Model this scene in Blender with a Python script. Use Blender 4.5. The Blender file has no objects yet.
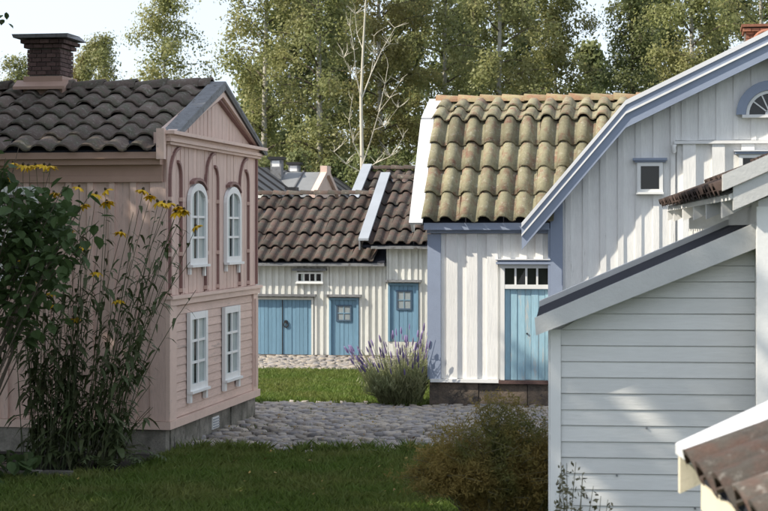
import bpy, bmesh, math, random
import numpy as np
from mathutils import Matrix, Vector

random.seed(7)
rng = np.random.default_rng(11)
SC = bpy.context.scene
COL = SC.collection
R = math.radians

# ------------------------------------------------------------------ camera
EYE, FPX = 1.7, 1800.0                    # eye height, focal length in photo pixels (768 wide)
YAW = math.atan(306 / FPX)                # the houses' depth axis vanishes right of the middle
cd = bpy.data.cameras.new('camera')
cam = bpy.data.objects.new('camera', cd); COL.objects.link(cam)
cam.location = (0, 0, EYE); cam.rotation_euler = (R(90), 0, YAW)
cd.sensor_width = 36; cd.lens = FPX * 36 / 768
cd.shift_y = (230 - 255.5) / 768
cd.clip_start = 0.1; cd.clip_end = 3000
cd.dof.use_dof = True; cd.dof.focus_distance = 16.5; cd.dof.aperture_fstop = 10
SC.camera = cam
SC.render.resolution_x, SC.render.resolution_y = 1024, 681

# ------------------------------------------------------------------ light
SUN = Vector((-2.1, -0.98, 1.95)).normalized()          # towards the sun
elev = math.asin(SUN.z)
world = bpy.data.worlds.new('World'); SC.world = world; world.use_nodes = True
wn = world.node_tree.nodes; wl = world.node_tree.links
sky = wn.new('ShaderNodeTexSky'); sky.sky_type = 'NISHITA'; sky.sun_disc = False
sky.sun_elevation = elev; sky.sun_rotation = math.atan2(SUN.x, SUN.y)
sky.air_density = 1.0; sky.dust_density = 1.0; sky.ozone_density = 1.0
wn['Background'].inputs[1].default_value = 0.15
# thin bright high cloud over the whole sky
geo = wn.new('ShaderNodeTexCoord'); cn = wn.new('ShaderNodeTexNoise'); cn.inputs['Scale'].default_value = 2.2; cn.inputs['Detail'].default_value = 5
wl.new(geo.outputs['Generated'], cn.inputs['Vector'])
cr = wn.new('ShaderNodeMapRange'); cr.inputs[1].default_value = .3; cr.inputs[2].default_value = .7; cr.inputs[3].default_value = .60; cr.inputs[4].default_value = .88
wl.new(cn.outputs[0], cr.inputs[0])
cm_ = wn.new('ShaderNodeMix'); cm_.data_type = 'RGBA'; cm_.inputs[7].default_value = (5.0, 5.4, 6.1, 1)
wl.new(cr.outputs[0], cm_.inputs[0]); wl.new(sky.outputs[0], cm_.inputs[6]); wl.new(cm_.outputs[2], wn['Background'].inputs[0])
sl = bpy.data.lights.new('sun', 'SUN'); sl.energy = 5.0; sl.angle = R(0.55); sl.color = (1.0, 0.915, 0.77)
so = bpy.data.objects.new('sun', sl); COL.objects.link(so)
so.rotation_euler = (-SUN).to_track_quat('-Z', 'Y').to_euler(); so.location = (-20, -10, 20)
SC.view_settings.view_transform = 'Standard'; SC.view_settings.look = 'None'
SC.view_settings.gamma = 1; SC.view_settings.exposure = 0.5
try: SC.view_settings.use_curve_mapping = False
except Exception: pass

# ------------------------------------------------------------------ photo pixel helpers
def ray(px, py, rot=0.0):
    a, b = (px - 384) / FPX, -(py - 230) / FPX
    x = -math.sin(YAW) + a * math.cos(YAW); y = math.cos(YAW) + a * math.sin(YAW)
    c, s = math.cos(R(rot)), math.sin(R(rot))
    return x * c + y * s, -x * s + y * c, b
def atY(px, py, Y, rot=0.0):
    d = ray(px, py, rot); t = Y / d[1]
    return Vector((d[0] * t, Y, EYE + d[2] * t))
def ground(px, py):
    d = ray(px, py); t = -EYE / d[2]
    return Vector((d[0] * t, d[1] * t, 0))

# ------------------------------------------------------------------ materials
MATS = {}
def mat(name, col, rough=0.6, var=0.12, grain=None, noise=6.0, objvar=0.10, wear=None, wear_amt=0.0,
        wear_scale=5.0, bump=0.0, bscale=40.0, spec=0.4, col2=None, mix2=(0.45, 0.65), n2=3.0, trans=0.0, hue=0.0,
        col3=None, mix3=(0.5, 0.6), n3=8.0, metal=0.0, gr_amt=.18, fine=0.0):
    if name in MATS: return MATS[name]
    m = bpy.data.materials.new(name); m.use_nodes = True
    N, L = m.node_tree.nodes, m.node_tree.links
    b = N['Principled BSDF']; out = N['Material Output']
    b.inputs['Roughness'].default_value = rough
    b.inputs['Specular IOR Level'].default_value = spec
    b.inputs['Metallic'].default_value = metal
    geo = N.new('ShaderNodeNewGeometry'); oi = N.new('ShaderNodeObjectInfo')
    mp = N.new('ShaderNodeMapping'); L.new(geo.outputs['Position'], mp.inputs[0])
    # every object gets its own piece of the pattern
    cmb = N.new('ShaderNodeVectorMath'); cmb.operation = 'SCALE'; cmb.inputs[0].default_value = (13.1, 7.7, 5.3)
    L.new(oi.outputs['Random'], cmb.inputs['Scale']); L.new(cmb.outputs[0], mp.inputs['Location'])
    if grain: mp.inputs['Scale'].default_value = grain
    def noise_(sc, det=4, src=None, r=0.6):
        n = N.new('ShaderNodeTexNoise'); n.inputs['Scale'].default_value = sc
        n.inputs['Detail'].default_value = det; n.inputs['Roughness'].default_value = r
        L.new((src or geo.outputs['Position']), n.inputs['Vector']); return n.outputs[0]
    def ramp(src, a, c):
        r = N.new('ShaderNodeMapRange'); r.inputs[1].default_value = a; r.inputs[2].default_value = c
        r.clamp = True; L.new(src, r.inputs[0]); return r.outputs[0]
    def mix(f, a, c):
        x = N.new('ShaderNodeMix'); x.data_type = 'RGBA'
        L.new(f, x.inputs[0])
        for s, v in ((6, a), (7, c)):
            if isinstance(v, tuple): x.inputs[s].default_value = (*v, 1)
            else: L.new(v, x.inputs[s])
        return x.outputs[2]
    rgb = N.new('ShaderNodeRGB'); rgb.outputs[0].default_value = (*col, 1); c = rgb.outputs[0]
    if col2: c = mix(ramp(noise_(n2, 5, mp.outputs[0]), *mix2), c, col2)
    if col3: c = mix(ramp(noise_(n3, 6, mp.outputs[0], 0.7), *mix3), c, col3)
    g = noise_(noise, 6, mp.outputs[0], 0.65)
    hsv = N.new('ShaderNodeHueSaturation'); L.new(c, hsv.inputs['Color'])
    v = N.new('ShaderNodeMath'); v.operation = 'MULTIPLY_ADD'; v.inputs[1].default_value = var * 2; v.inputs[2].default_value = 1 - var
    L.new(g, v.inputs[0])
    v2 = N.new('ShaderNodeMath'); v2.operation = 'MULTIPLY_ADD'; v2.inputs[1].default_value = objvar * 2; v2.inputs[2].default_value = 1 - objvar
    L.new(oi.outputs['Random'], v2.inputs[0])
    v3 = N.new('ShaderNodeMath'); v3.operation = 'MULTIPLY'; L.new(v.outputs[0], v3.inputs[0]); L.new(v2.outputs[0], v3.inputs[1])
    last = v3.outputs[0]
    for sc_, amt, src in ((1.3, .16, None),) + (((120, gr_amt, mp.outputs[0]), (30, gr_amt * .6, mp.outputs[0])) if grain else ()) + (((75, fine, mp.outputs[0]), (190, fine * .8, mp.outputs[0])) if fine else ()):
        k_ = N.new('ShaderNodeMath'); k_.operation = 'MULTIPLY_ADD'; k_.inputs[1].default_value = amt * 2; k_.inputs[2].default_value = 1 - amt
        L.new(noise_(sc_, 4, src, .7), k_.inputs[0]); kk = N.new('ShaderNodeMath'); kk.operation = 'MULTIPLY'
        L.new(last, kk.inputs[0]); L.new(k_.outputs[0], kk.inputs[1]); last = kk.outputs[0]
    L.new(last, hsv.inputs['Value'])
    if hue:
        h = N.new('ShaderNodeMath'); h.operation = 'MULTIPLY_ADD'; h.inputs[1].default_value = hue * 2; h.inputs[2].default_value = 0.5 - hue
        h2 = noise_(n2 * 0.7, 2, mp.outputs[0]); L.new(h2, h.inputs[0]); L.new(h.outputs[0], hsv.inputs['Hue'])
    c = hsv.outputs[0]
    if wear: c = mix(ramp(noise_(wear_scale, 8, mp.outputs[0], 0.75), 0.72 - wear_amt, 0.80 - wear_amt), c, wear)
    L.new(c, b.inputs['Base Color'])
    if bump:
        bp = N.new('ShaderNodeBump'); bp.inputs['Strength'].default_value = bump; bp.inputs['Distance'].default_value = 0.01
        L.new(noise_(bscale, 5, mp.outputs[0], 0.7), bp.inputs['Height']); L.new(bp.outputs[0], b.inputs['Normal'])
    if trans:
        t = N.new('ShaderNodeBsdfTranslucent'); L.new(c, t.inputs[0])
        a = N.new('ShaderNodeMixShader'); a.inputs[0].default_value = trans
        L.new(b.outputs[0], a.inputs[1]); L.new(t.outputs[0], a.inputs[2]); L.new(a.outputs[0], out.inputs[0])
    MATS[name] = m; return m

VG, HG = (1, 1, .12), (.12, .12, 1)       # grain stretched up / along
WHITE = mat('white_boards', (.76, .755, .735), .55, .07, VG, 14, .05, (.45, .43, .40), .09, 26, .35, 60, gr_amt=.10)
WHITE_H = mat('white_clapboards', (.65, .65, .635), .5, .05, HG, 14, .045, (.42, .41, .39), .03, 26, .25, 60, gr_amt=.06)
WHITE_T = mat('white_trim', (.76, .76, .75), .5, .06, None, 10, .04, (.45, .43, .40), .05, 22, .15, 60)
WHITE_M = mat('white_sheet_metal', (.68, .69, .71), .35, .04, None, 6, .02, (.5, .49, .47), .0, 9, .05, 30)
CREAM = mat('cream_trim', (.72, .66, .52), .5, .06, None, 10, .04, (.42, .38, .3), .03, 22, .15, 60)
GREYW = mat('grey_white_barge', (.55, .55, .54), .55, .12, None, 12, .05, (.36, .35, .33), .07, 22, .25, 60)
FARW = mat('far_white_boards', (.66, .66, .62), .6, .12, VG, 14, .08, (.38, .37, .34), .08, 22, .25, 60)
BLUE = mat('blue_grey_trim', (.25, .295, .39), .5, .10, None, 10, .04, (.42, .45, .52), .03, 18, .15, 60)
DOORB = mat('light_blue_door', (.31, .49, .58), .55, .12, VG, 12, .12, (.48, .50, .49), .15, 20, .25, 60)
FDOOR = mat('far_blue_door', (.15, .27, .37), .55, .10, VG, 12, .07, (.24, .33, .38), .06, 20, .2, 60)
PINK = mat('pink_boards', (.61, .45, .385), .6, .10, VG, 14, .05, (.40, .31, .27), .12, 16, .35, 60)
PINK_H = mat('pink_clapboards', (.63, .465, .395), .6, .10, HG, 14, .06, (.40, .31, .27), .12, 16, .35, 60)
MAROON = mat('brown_pink_moulding', (.24, .135, .12), .6, .15, None, 14, .1, None, 0, 5, .2, 60)
TRIMP = mat('pale_pink_trim', (.65, .485, .41), .6, .10, None, 12, .04, (.42, .33, .28), .12, 14, .3, 60)
OCHRE = mat('ochre_pink_eave', (.42, .28, .22), .6, .1, None, 12, .05)
WINW = mat('white_window_paint', (.74, .745, .73), .5, .06, None, 12, .03, (.45, .43, .4), .04, 30)
DARKIN = mat('painted_room_shade', (.012, .012, .014), .9, .1)  # darkness of an unlit room, put into a flat colour
CURT = mat('white_curtain', (.62, .62, .60), .9, .1, (1, 1, .1), 30, .05)
TILE_D = mat('dark_mossy_tile', (.13, .10, .084), .85, .35, None, 18, .30, None, 0, 5, .6, 45, .25,
             (.095, .09, .065), (.45, .62), 9, 0, 0, (.23, .21, .185), (.54, .70), 26, fine=.38)
TILE_G = mat('lichen_clay_tile', (.175, .09, .066), .85, .3, None, 20, .28, None, 0, 5, .5, 50, .25,
             (.21, .195, .128), (.29, .50), 9, 0, 0, (.33, .31, .25), (.55, .70), 24, fine=.38)
TILE_F = mat('brown_weathered_tile', (.08, .053, .045), .85, .3, None, 18, .3, None, 0, 5, .5, 45, .25,
             (.058, .054, .046), (.4, .6), 8, 0, 0, (.17, .155, .135), (.58, .72), 22, fine=.38)
TILE_N = mat('red_brown_tile', (.095, .058, .047), .8, .3, None, 22, .25, None, 0, 5, .6, 60, .3,
             (.075, .066, .058), (.40, .58), 10, 0, 0, (.22, .21, .195), (.58, .70), 26, fine=.38)
RIDGE_G = mat('orange_ridge_tile', (.25, .15, .095), .85, .2, None, 18, .15, None, 0, 5, .4, 50, .25,
              (.25, .21, .125), (.38, .58), 9, fine=.38)
LEADG = mat('grey_weathered_plank', (.19, .195, .205), .8, .45, None, 16, .1, (.09, .085, .08), .17, 14, .5, 50)
ZINC = mat('grey_sheet_metal', (.30, .325, .36), .45, .1, None, 8, .05, None, 0, 5, .05, 30, .5)
FELT = mat('dark_roof_felt', (.022, .024, .032), .9, .2, None, 20, .05, spec=.1)
METALR = mat('dark_metal_roof', (.085, .085, .09), .5, .25, None, 5, .08, None, 0, 5, .1, 20, .5)
METALL = mat('light_metal_roof', (.19, .195, .20), .5, .2, None, 5, .05, None, 0, 5, .1, 20, .5)
BRICK_D = mat('dark_brick', (.10, .062, .055), .9, .25, None, 20, .3, None, 0, 5, .5, 60, fine=.38)
BRICK_R = mat('red_brick', (.30, .13, .085), .9, .25, None, 20, .2, None, 0, 5, .5, 60, fine=.38)
MORTAR = mat('mortar', (.16, .15, .14), .95, .2, None, 20, .05)
PLINTH = mat('grey_plinth_stone', (.25, .235, .205), .9, .45, None, 12, .2, (.07, .065, .055), .16, 6, .8, 40, .2, (.13, .125, .105), (.42, .6), 4, fine=.38)
PLINTH_D = mat('brown_plinth_stone', (.15, .118, .092), .9, .5, None, 14, .12, (.05, .045, .04), .18, 7, .9, 30, .2, (.07, .062, .055), (.45, .62), 5, fine=.38)
COBBLE = mat('cobble_stone', (.30, .262, .215), .8, .3, None, 20, .40, None, 0, 5, .5, 60, .3, (.20, .19, .19), (.4, .6), 7, fine=.38)
SOILJ = mat('sandy_joint_soil', (.05, .045, .034), .95, .35, None, 12, 0, None, 0, 5, .6, 60, .2, (.05, .06, .028), (.45, .6), 3)
SOIL = mat('garden_soil', (.035, .03, .024), .95, .35, None, 14, 0, None, 0, 5, .8, 40)
TURF = mat('lawn_turf', (.032, .050, .012), .95, .35, None, 8, 0, None, 0, 5, .6, 60, .2)
BLADE = mat('grass_blades', (.11, .17, .032), .55, .3, None, 5, 0, None, 0, 5, 0, 1, .3, (.165, .19, .052), (.4, .65), 1.6, .4, 0, (.24, .215, .09), (.60, .68), 45)
IRON = mat('black_iron', (.02, .02, .022), .5, .1)
LEAF_A = mat('birch_leaves', (.26, .28, .11), .5, .35, None, 1.6, .12, None, 0, 5, 0, 1, .35, (.31, .295, .125), (.4, .65), .8, .5)
LEAF_B = mat('dark_tree_leaves', (.185, .22, .09), .5, .35, None, 1.6, .12, None, 0, 5, 0, 1, .35, (.23, .245, .10), (.4, .65), .8, .5)
LEAF_Y = mat('yellowing_leaves', (.29, .26, .10), .5, .3, None, 1.6, .1, None, 0, 5, 0, 1, .35, (.15, .15, .05), (.45, .65), .8, .48)
LEAF_G = mat('garden_tree_leaves', (.06, .085, .03), .5, .35, None, 1.6, .12, None, 0, 5, 0, 1, .35, (.085, .10, .035), (.4, .65), .8, .3)
LEAF_S = mat('broad_shrub_leaves', (.06, .095, .034), .6, .3, None, 6, .3, None, 0, 5, 0, 1, .2, None, (0, 1), 1, .3)
LEAF_R = mat('coneflower_leaves', (.062, .086, .03), .6, .35, None, 8, 0, None, 0, 5, 0, 1, .4, (.07, .065, .03), (.5, .7), 4, .25)
BARK = mat('birch_bark', (.38, .36, .32), .8, .3, (1, 1, 3), 5, .1, (.06, .055, .05), .10, 7, .3, 30)
BARK_P = mat('bare_pale_bark', (.55, .51, .42), .8, .2, None, 5, .05)
BARK_D = mat('brown_bark', (.10, .08, .06), .9, .3, None, 10, .1, None, 0, 5, .5, 30)
PETAL = mat('yellow_petals', (.72, .47, .015), .5, .15, None, 30, .1, None, 0, 5, 0, 1, .3, None, (0, 1), 1, .25)
CONE = mat('dark_flower_cone', (.05, .035, .015), .8, .2)
LAVF = mat('lavender_flowers', (.15, .115, .235), .7, .3, None, 20, .3)
LAVL = mat('lavender_leaves', (.29, .32, .17), .6, .3, None, 8, 0, None, 0, 5, 0, 1, .3, (.33, .33, .19), (.45, .65), 5, .45)
HEATH = mat('brown_green_sprigs', (.27, .20, .062), .75, .35, None, 7, 0, None, 0, 5, 0, 1, .25, (.15, .16, .05), (.45, .62), 4, .4)
WEED = mat('weed_stalks', (.13, .12, .07), .7, .3, None, 20, 0)
PORC = mat('white_porcelain', (.8, .8, .78), .3, .03)

def glass(name, refl=0.22, tint=(.8, .85, .85)):
    m = bpy.data.materials.new(name); m.use_nodes = True
    N, L = m.node_tree.nodes, m.node_tree.links; N.remove(N['Principled BSDF'])
    tr = N.new('ShaderNodeBsdfTransparent'); tr.inputs[0].default_value = (*tint, 1)
    gl = N.new('ShaderNodeBsdfGlossy'); gl.inputs['Roughness'].default_value = .03
    n = N.new('ShaderNodeTexNoise'); n.inputs['Scale'].default_value = 9
    g = N.new('ShaderNodeNewGeometry'); L.new(g.outputs['Position'], n.inputs[0])
    bp = N.new('ShaderNodeBump'); bp.inputs['Strength'].default_value = .06; L.new(n.outputs[0], bp.inputs['Height'])
    L.new(bp.outputs[0], gl.inputs['Normal'])
    mx = N.new('ShaderNodeMixShader'); mx.inputs[0].default_value = refl
    L.new(tr.outputs[0], mx.inputs[1]); L.new(gl.outputs[0], mx.inputs[2]); L.new(mx.outputs[0], N['Material Output'].inputs[0])
    return m
GLASS = glass('old_window_glass', .045)

# ------------------------------------------------------------------ mesh helpers
HEX = ((0, 1, 2, 3), (7, 6, 5, 4), (0, 4, 5, 1), (1, 5, 6, 2), (2, 6, 7, 3), (3, 7, 4, 0))
class MB:
    def __init__(s): s.v = []; s.f = []
    def hexa(s, p):
        n = len(s.v); s.v += [tuple(q) for q in p]; s.f += [tuple(n + i for i in q) for q in HEX]; return s
    def box(s, x0, x1, y0, y1, z0, z1):
        return s.hexa([(x0, y0, z0), (x1, y0, z0), (x1, y1, z0), (x0, y1, z0), (x0, y0, z1), (x1, y0, z1), (x1, y1, z1), (x0, y1, z1)])
    def prism(s, a, b):                    # two matching outlines joined
        n, k = len(s.v), len(a); s.v += [tuple(q) for q in a] + [tuple(q) for q in b]
        s.f += [tuple(range(n, n + k))[::-1], tuple(range(n + k, n + 2 * k))]
        s.f += [(n + i, n + (i + 1) % k, n + k + (i + 1) % k, n + k + i) for i in range(k)]; return s
    def tube(s, pts, rad, k=6):
        pts = [Vector(p) for p in pts]; n = len(s.v)
        if not hasattr(rad, '__len__'): rad = [rad] * len(pts)
        for i, p in enumerate(pts):
            d = (pts[min(i + 1, len(pts) - 1)] - pts[max(i - 1, 0)]).normalized()
            a = d.cross(Vector((0.31, 0.95, 0.05))); a = (a if a.length > 1e-3 else d.cross(Vector((1, 0, 0)))).normalized(); b = d.cross(a)
            for j in range(k):
                t = 2 * math.pi * j / k; s.v.append(tuple(p + (a * math.cos(t) + b * math.sin(t)) * rad[i]))
        for i in range(len(pts) - 1):
            for j in range(k):
                s.f.append((n + i * k + j, n + i * k + (j + 1) % k, n + (i + 1) * k + (j + 1) % k, n + (i + 1) * k + j))
        s.f += [tuple(range(n, n + k)), tuple(range(n + (len(pts) - 1) * k, n + len(pts) * k))]; return s
    def mesh(s, name, m, smooth=False):
        me = bpy.data.meshes.new(name); me.from_pydata(s.v, [], s.f)
        if m: me.materials.append(m)
        if smooth: me.polygons.foreach_set('use_smooth', [True] * len(me.polygons))
        return me
    def build(s, name, m, parent=None, smooth=False, **k): return put(name, s.mesh(name, m, smooth), parent, **k)

def put(name, data, parent=None, basis=None, label=None, cat=None, group=None, kind=None):
    o = bpy.data.objects.new(name, data); COL.objects.link(o)
    if parent: o.parent = parent
    if basis is not None: o.matrix_basis = basis
    for k, v in (('label', label), ('category', cat), ('group', group), ('kind', kind)):
        if v: o[k] = v
    return o
def thing(name, label, cat, loc=(0, 0, 0), rot=0.0, group=None):
    return put(name, None, None, Matrix.Translation(loc) @ Matrix.Rotation(rot, 4, 'Z'), label, cat, group)
def npmesh(name, V, F, m, smooth=False):
    me = bpy.data.meshes.new(name); V = np.asarray(V, np.float32); F = np.asarray(F, np.int32); k = F.shape[1]
    me.vertices.add(len(V)); me.vertices.foreach_set('co', V.ravel())
    me.loops.add(F.size); me.loops.foreach_set('vertex_index', F.ravel())
    me.polygons.add(len(F)); me.polygons.foreach_set('loop_start', np.arange(0, F.size, k, dtype=np.int32))
    me.update(calc_edges=True)
    if smooth: me.polygons.foreach_set('use_smooth', [True] * len(F))
    me.materials.append(m); return me

class Face:                                # wall plane: s along the wall, z up, d out of the wall
    def __init__(f, ox, oy, kind): f.ox, f.oy, f.k = ox, oy, kind
    def p(f, s, z, d=0.0): return (f.ox + s, f.oy - d, z) if f.k == 'S' else (f.ox + d, f.oy + s, z)
def slab(mb, f, q, d0, d1):
    """q: four (s, z) corners; extruded from d0 to d1 out of the wall"""
    return mb.prism([f.p(s, z, d0) for s, z in q], [f.p(s, z, d1) for s, z in q])
def rect(mb, f, s0, s1, z0, z1, d0, d1): return slab(mb, f, [(s0, z0), (s1, z0), (s1, z1), (s0, z1)], d0, d1)
def jit(a): return random.uniform(-a, a)

def vboards(wall, f, s0, s1, bot, top, m, under=.20, over=.10, d=(0.002, .016, .034), skip=None, name='board', ph=0.0):
    """board on board: wide under-boards side by side, narrow over-boards on their joints"""
    bt = bot if callable(bot) else (lambda s: bot); tp = top if callable(top) else (lambda s: top)
    def one(a, b, d0, d1):
        a, b = max(a, s0), min(b, s1)
        if b - a < .012: return
        cuts = [(bt, tp)]
        if skip:
            for (k0, k1, zb, zt) in skip:
                if a >= k0 - .001 and b <= k1 + .001: cuts = [(bt, lambda s: zb), (lambda s: zt, tp)]
        for lo, hi in cuts:
            if hi((a + b) / 2) - lo((a + b) / 2) < .02: continue
            mb = MB(); slab(mb, f, [(a + jit(.002), lo(a) + jit(.003)), (b + jit(.002), lo(b) + jit(.003)), (b + jit(.002), hi(b)), (a + jit(.002), hi(a))], d0, d1 + jit(.002))
            mb.build(name, m, wall)
    x = s0 - under + ph * under
    while x < s1:
        one(x + .002, x + under - .002, d[0], d[1]); x += under
    x = s0 - under + ph * under
    while x < s1 + over:
        one(x - over / 2, x + over / 2, d[1] - .001, d[2]); x += under

def clapboards(wall, f, s0, s1, z0, z1, h, m, cut=None, name='clapboard'):
    """wedge-shaped horizontal boards, lower edge proud; cut(z) gives the (start, end) where the wall is not a rectangle"""
    z = z0
    while z < z1 - .004:
        t = min(z + h, z1); a, b = s0, s1
        a2, b2 = s0, s1
        if cut: a, b = cut(z); a2, b2 = cut(t)
        if b - a > .02:
            j = jit(.0015)
            mb = MB(); mb.hexa([f.p(a, z + .004 + j, .002), f.p(b, z + .004 - j, .002), f.p(b, z + .004 - j, .0165), f.p(a, z + .004 + j, .0165),
                                f.p(a2, t + .001, .002), f.p(b2, t + .001, .002), f.p(b2, t + .001, .0105), f.p(a2, t + .001, .0105)])
            mb.build(name, m, wall)
        z = t

def window(house, f, s0, s1, z0, z1, cols, rows, d=.02, fr=.03, mun=.012, curtain=True, paint=WINW, ears=0.0, arch=0.0, sill=True, label=None):
    """casing, sash bars, panes and what is seen behind them; arch = rise of a round head"""
    def head(a, b, zt, r, n=10):           # (s, z) outline of an arched head from a to b
        c = (a + b) / 2; hw = (b - a) / 2
        return [(c - hw * math.cos(math.pi * i / n), zt + r * math.sin(math.pi * i / n)) for i in range(n + 1)]
    mb = MB()
    if arch:
        o, i = head(s0, s1, z1, arch), head(s0 + fr, s1 - fr, z1, max(arch - fr, .01))
        for k in range(len(o) - 1): slab(mb, f, [o[k], o[k + 1], i[k + 1], i[k]], d, d + .03)
        rect(mb, f, s0, s0 + fr, z0, z1, d, d + .03); rect(mb, f, s1 - fr, s1, z0, z1, d, d + .03); rect(mb, f, s0 + fr, s1 - fr, z0, z0 + fr, d, d + .03)
    else:
        rect(mb, f, s0, s0 + fr, z0 - ears, z1, d, d + .03); rect(mb, f, s1 - fr, s1, z0 - ears, z1, d, d + .03)
        rect(mb, f, s0 + fr, s1 - fr, z0, z0 + fr, d, d + .028); rect(mb, f, s0 + fr, s1 - fr, z1 - fr, z1, d, d + .028)
    w = mb.build('window', paint, house)
    if label: w['label'] = label
    if sill: rect(MB(), f, s0 - .008, s1 + .008, z0 - .014, z0 + .006, d + .005, d + .052).build('sill', paint, w)
    a, b, c, e = s0 + fr, s1 - fr, z0 + fr, z1 - (0 if arch else fr)
    top = lambda s: e + (max(arch - fr, .01) * math.sqrt(max(0, 1 - ((s - (a + b) / 2) / ((b - a) / 2)) ** 2)) if arch else 0)
    sm = MB()
    for i in range(1, cols):
        x = a + (b - a) * i / cols; k = mun * (1.6 if cols == 2 else 1)
        rect(sm, f, x - k / 2, x + k / 2, c, top(x), d + .006, d + .022)
    zt = e + (arch - fr) * .45 if arch else e
    for i in range(1, rows):
        z = c + (zt - c) * i / rows; rect(sm, f, a, b, z - mun / 2, z + mun / 2, d + .008, d + .020)
    if sm.v: sm.build('sash_bars', paint, w)
    for i in range(cols):
        for j in range(rows):
            p, q = a + (b - a) * i / cols, a + (b - a) * (i + 1) / cols; u, v = c + (zt - c) * j / rows, c + (zt - c) * (j + 1) / rows
            if arch and j == rows - 1:
                pts = [(p, u), (q, u)] + [(q + (p - q) * t / 6, top(q + (p - q) * t / 6)) for t in range(7)]
            else: pts = [(p, u), (q, u), (q, v), (p, v)]
            k = jit(.002); m = MB(); m.v = [f.p(s, z, d + .012 + k) for s, z in pts]; m.f = [tuple(range(len(pts)))]
            m.build('pane', GLASS, w)
    if arch:
        m = MB(); o = [(a, c), (b, c)] + [(b + (a - b) * t / 8, top(b + (a - b) * t / 8)) for t in range(9)]; m.prism([f.p(s_, z_, d - .010) for s_, z_ in o], [f.p(s_, z_, d + .001) for s_, z_ in o])
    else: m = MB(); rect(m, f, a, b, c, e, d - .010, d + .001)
    m.build('room_shade_panel', DARKIN, w)  # thin panel on the solid wall, painted as the shade of a room
    if curtain:
        for (p, q) in ((a, a + (b - a) * .36), (b - (b - a) * .36, b)):
            n = 9; m = MB()
            for i in range(n):
                s = p + (q - p) * i / (n - 1); dd = d + .0055 + .003 * math.sin(i * 2.1)
                m.v += [f.p(s, c, dd), f.p(s, e + (arch * .5 if arch else 0), dd)]
            m.f = [(2 * i, 2 * i + 2, 2 * i + 3, 2 * i + 1) for i in range(n - 1)]; m.build('curtain', CURT, w)
    return w

# ------------------------------------------------------------------ roof tiles
def pantile(name, w, L, h, m):
    prof = [(-.05, .30), (.03, .66), (.13, .94), (.28, 1.0), (.44, .92), (.56, .60), (.65, .14), (.80, .0), (.98, .22)]
    mb = MB(); t = .013
    for v, lift in ((0, .014), (.5, .008), (1, 0)):
        for u, z in prof: mb.v.append((u * w, v * L, z * h + lift * (1 if v < 1 else 0)))
    n = len(prof)
    for u, z in prof: mb.v.append((u * w, .0, z * h + .014 - t))
    for r in range(2):
        for i in range(n - 1): mb.f.append((r * n + i, r * n + i + 1, (r + 1) * n + i + 1, (r + 1) * n + i))
    for i in range(n - 1): mb.f.append((i + 1, i, 3 * n + i, 3 * n + i + 1))
    me = mb.mesh(name, m); me.polygons.foreach_set('use_smooth', [i < 2 * (n - 1) for i in range(len(me.polygons))]); return me
def ridgetile(name, L, r, m):
    mb = MB(); n = 8
    for y, k in ((0, 1.0), (L, .84)):
        for i in range(n + 1):
            t = math.pi * i / n; mb.v.append((y, -r * k * 1.05 * math.cos(t), r * k * math.sin(t) * .9))
    for i in range(n): mb.f.append((i, i + 1, n + 2 + i, n + 1 + i))
    for i in range(n + 1):
        t = math.pi * i / n; mb.v.append((0, -r * .82 * math.cos(t), r * .70 * math.sin(t)))
    for i in range(n): mb.f.append((i + 1, i, 2 * (n + 1) + i, 2 * (n + 1) + i + 1))
    me = mb.mesh(name, m); me.polygons.foreach_set('use_smooth', [i < n for i in range(len(me.polygons))]); return me
def frame(o, u, v):
    u = Vector(u).normalized(); v = Vector(v).normalized(); n = u.cross(v)
    M = Matrix.Identity(4)
    for r in range(3): M[r][0], M[r][1], M[r][2], M[r][3] = u[r], v[r], n[r], o[r]
    return M
def lay_tiles(roof, me, o, u, v, cols, rows, w, g, keep=None, wob=.012, name='roof_tile'):
    """o: lower corner, u across, v up the slope; tiles overlap by running past the next row"""
    o, u, v = Vector(o), Vector(u).normalized(), Vector(v).normalized(); n = u.cross(v)
    for r in range(rows):
        for c in range(cols):
            p = o + u * (c * w + jit(.003)) + v * (r * g + jit(.006)) + n * (jit(.002) + .004)
            if keep and not keep(p + u * w * .5 + v * g * .5): continue
            put(name, me, roof, frame(p, u, v) @ Matrix.Rotation(-.035 + jit(wob), 4, 'X') @ Matrix.Rotation(jit(wob), 4, 'Z') @ Matrix.Rotation(jit(wob * .6), 4, 'Y'))
def lay_ridge(roof, me, o, u, n, L, wob=.02):
    u = Vector(u).normalized(); y = Vector((0, 0, 1)).cross(u)
    for i in range(n):
        put('ridge_tile', me, roof, frame(Vector(o) + u * (i * L), u, y) @ Matrix.Rotation(.035 + jit(wob), 4, 'Y') @ Matrix.Rotation(jit(wob), 4, 'Z'))

def bricks(parent, x0, x1, y0, y1, z0, z1, m, lx=.085, h=.036, j=.006):
    """brick courses round a rectangular stack, every brick its own piece"""
    z = z0; row = 0
    while z + h <= z1 + .005:
        for (a, b, fix, ax) in ((x0, x1, y0, 0), (x0, x1, y1 - .04, 0), (y0 + .042, y1 - .042, x0, 1), (y0 + .042, y1 - .042, x1 - .04, 1)):
            s = a - (lx / 2 if row % 2 else 0)
            while s < b - .01:
                p, q = max(s, a), min(s + lx - j, b)
                if q - p > .012:
                    k = jit(.003)
                    (MB().box(p, q, fix + k, fix + .04 + k, z, z + h - j) if ax == 0 else MB().box(fix + k, fix + .04 + k, p, q, z, z + h - j)).build('brick', m, parent)
                s += lx
        z += h; row += 1

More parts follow.
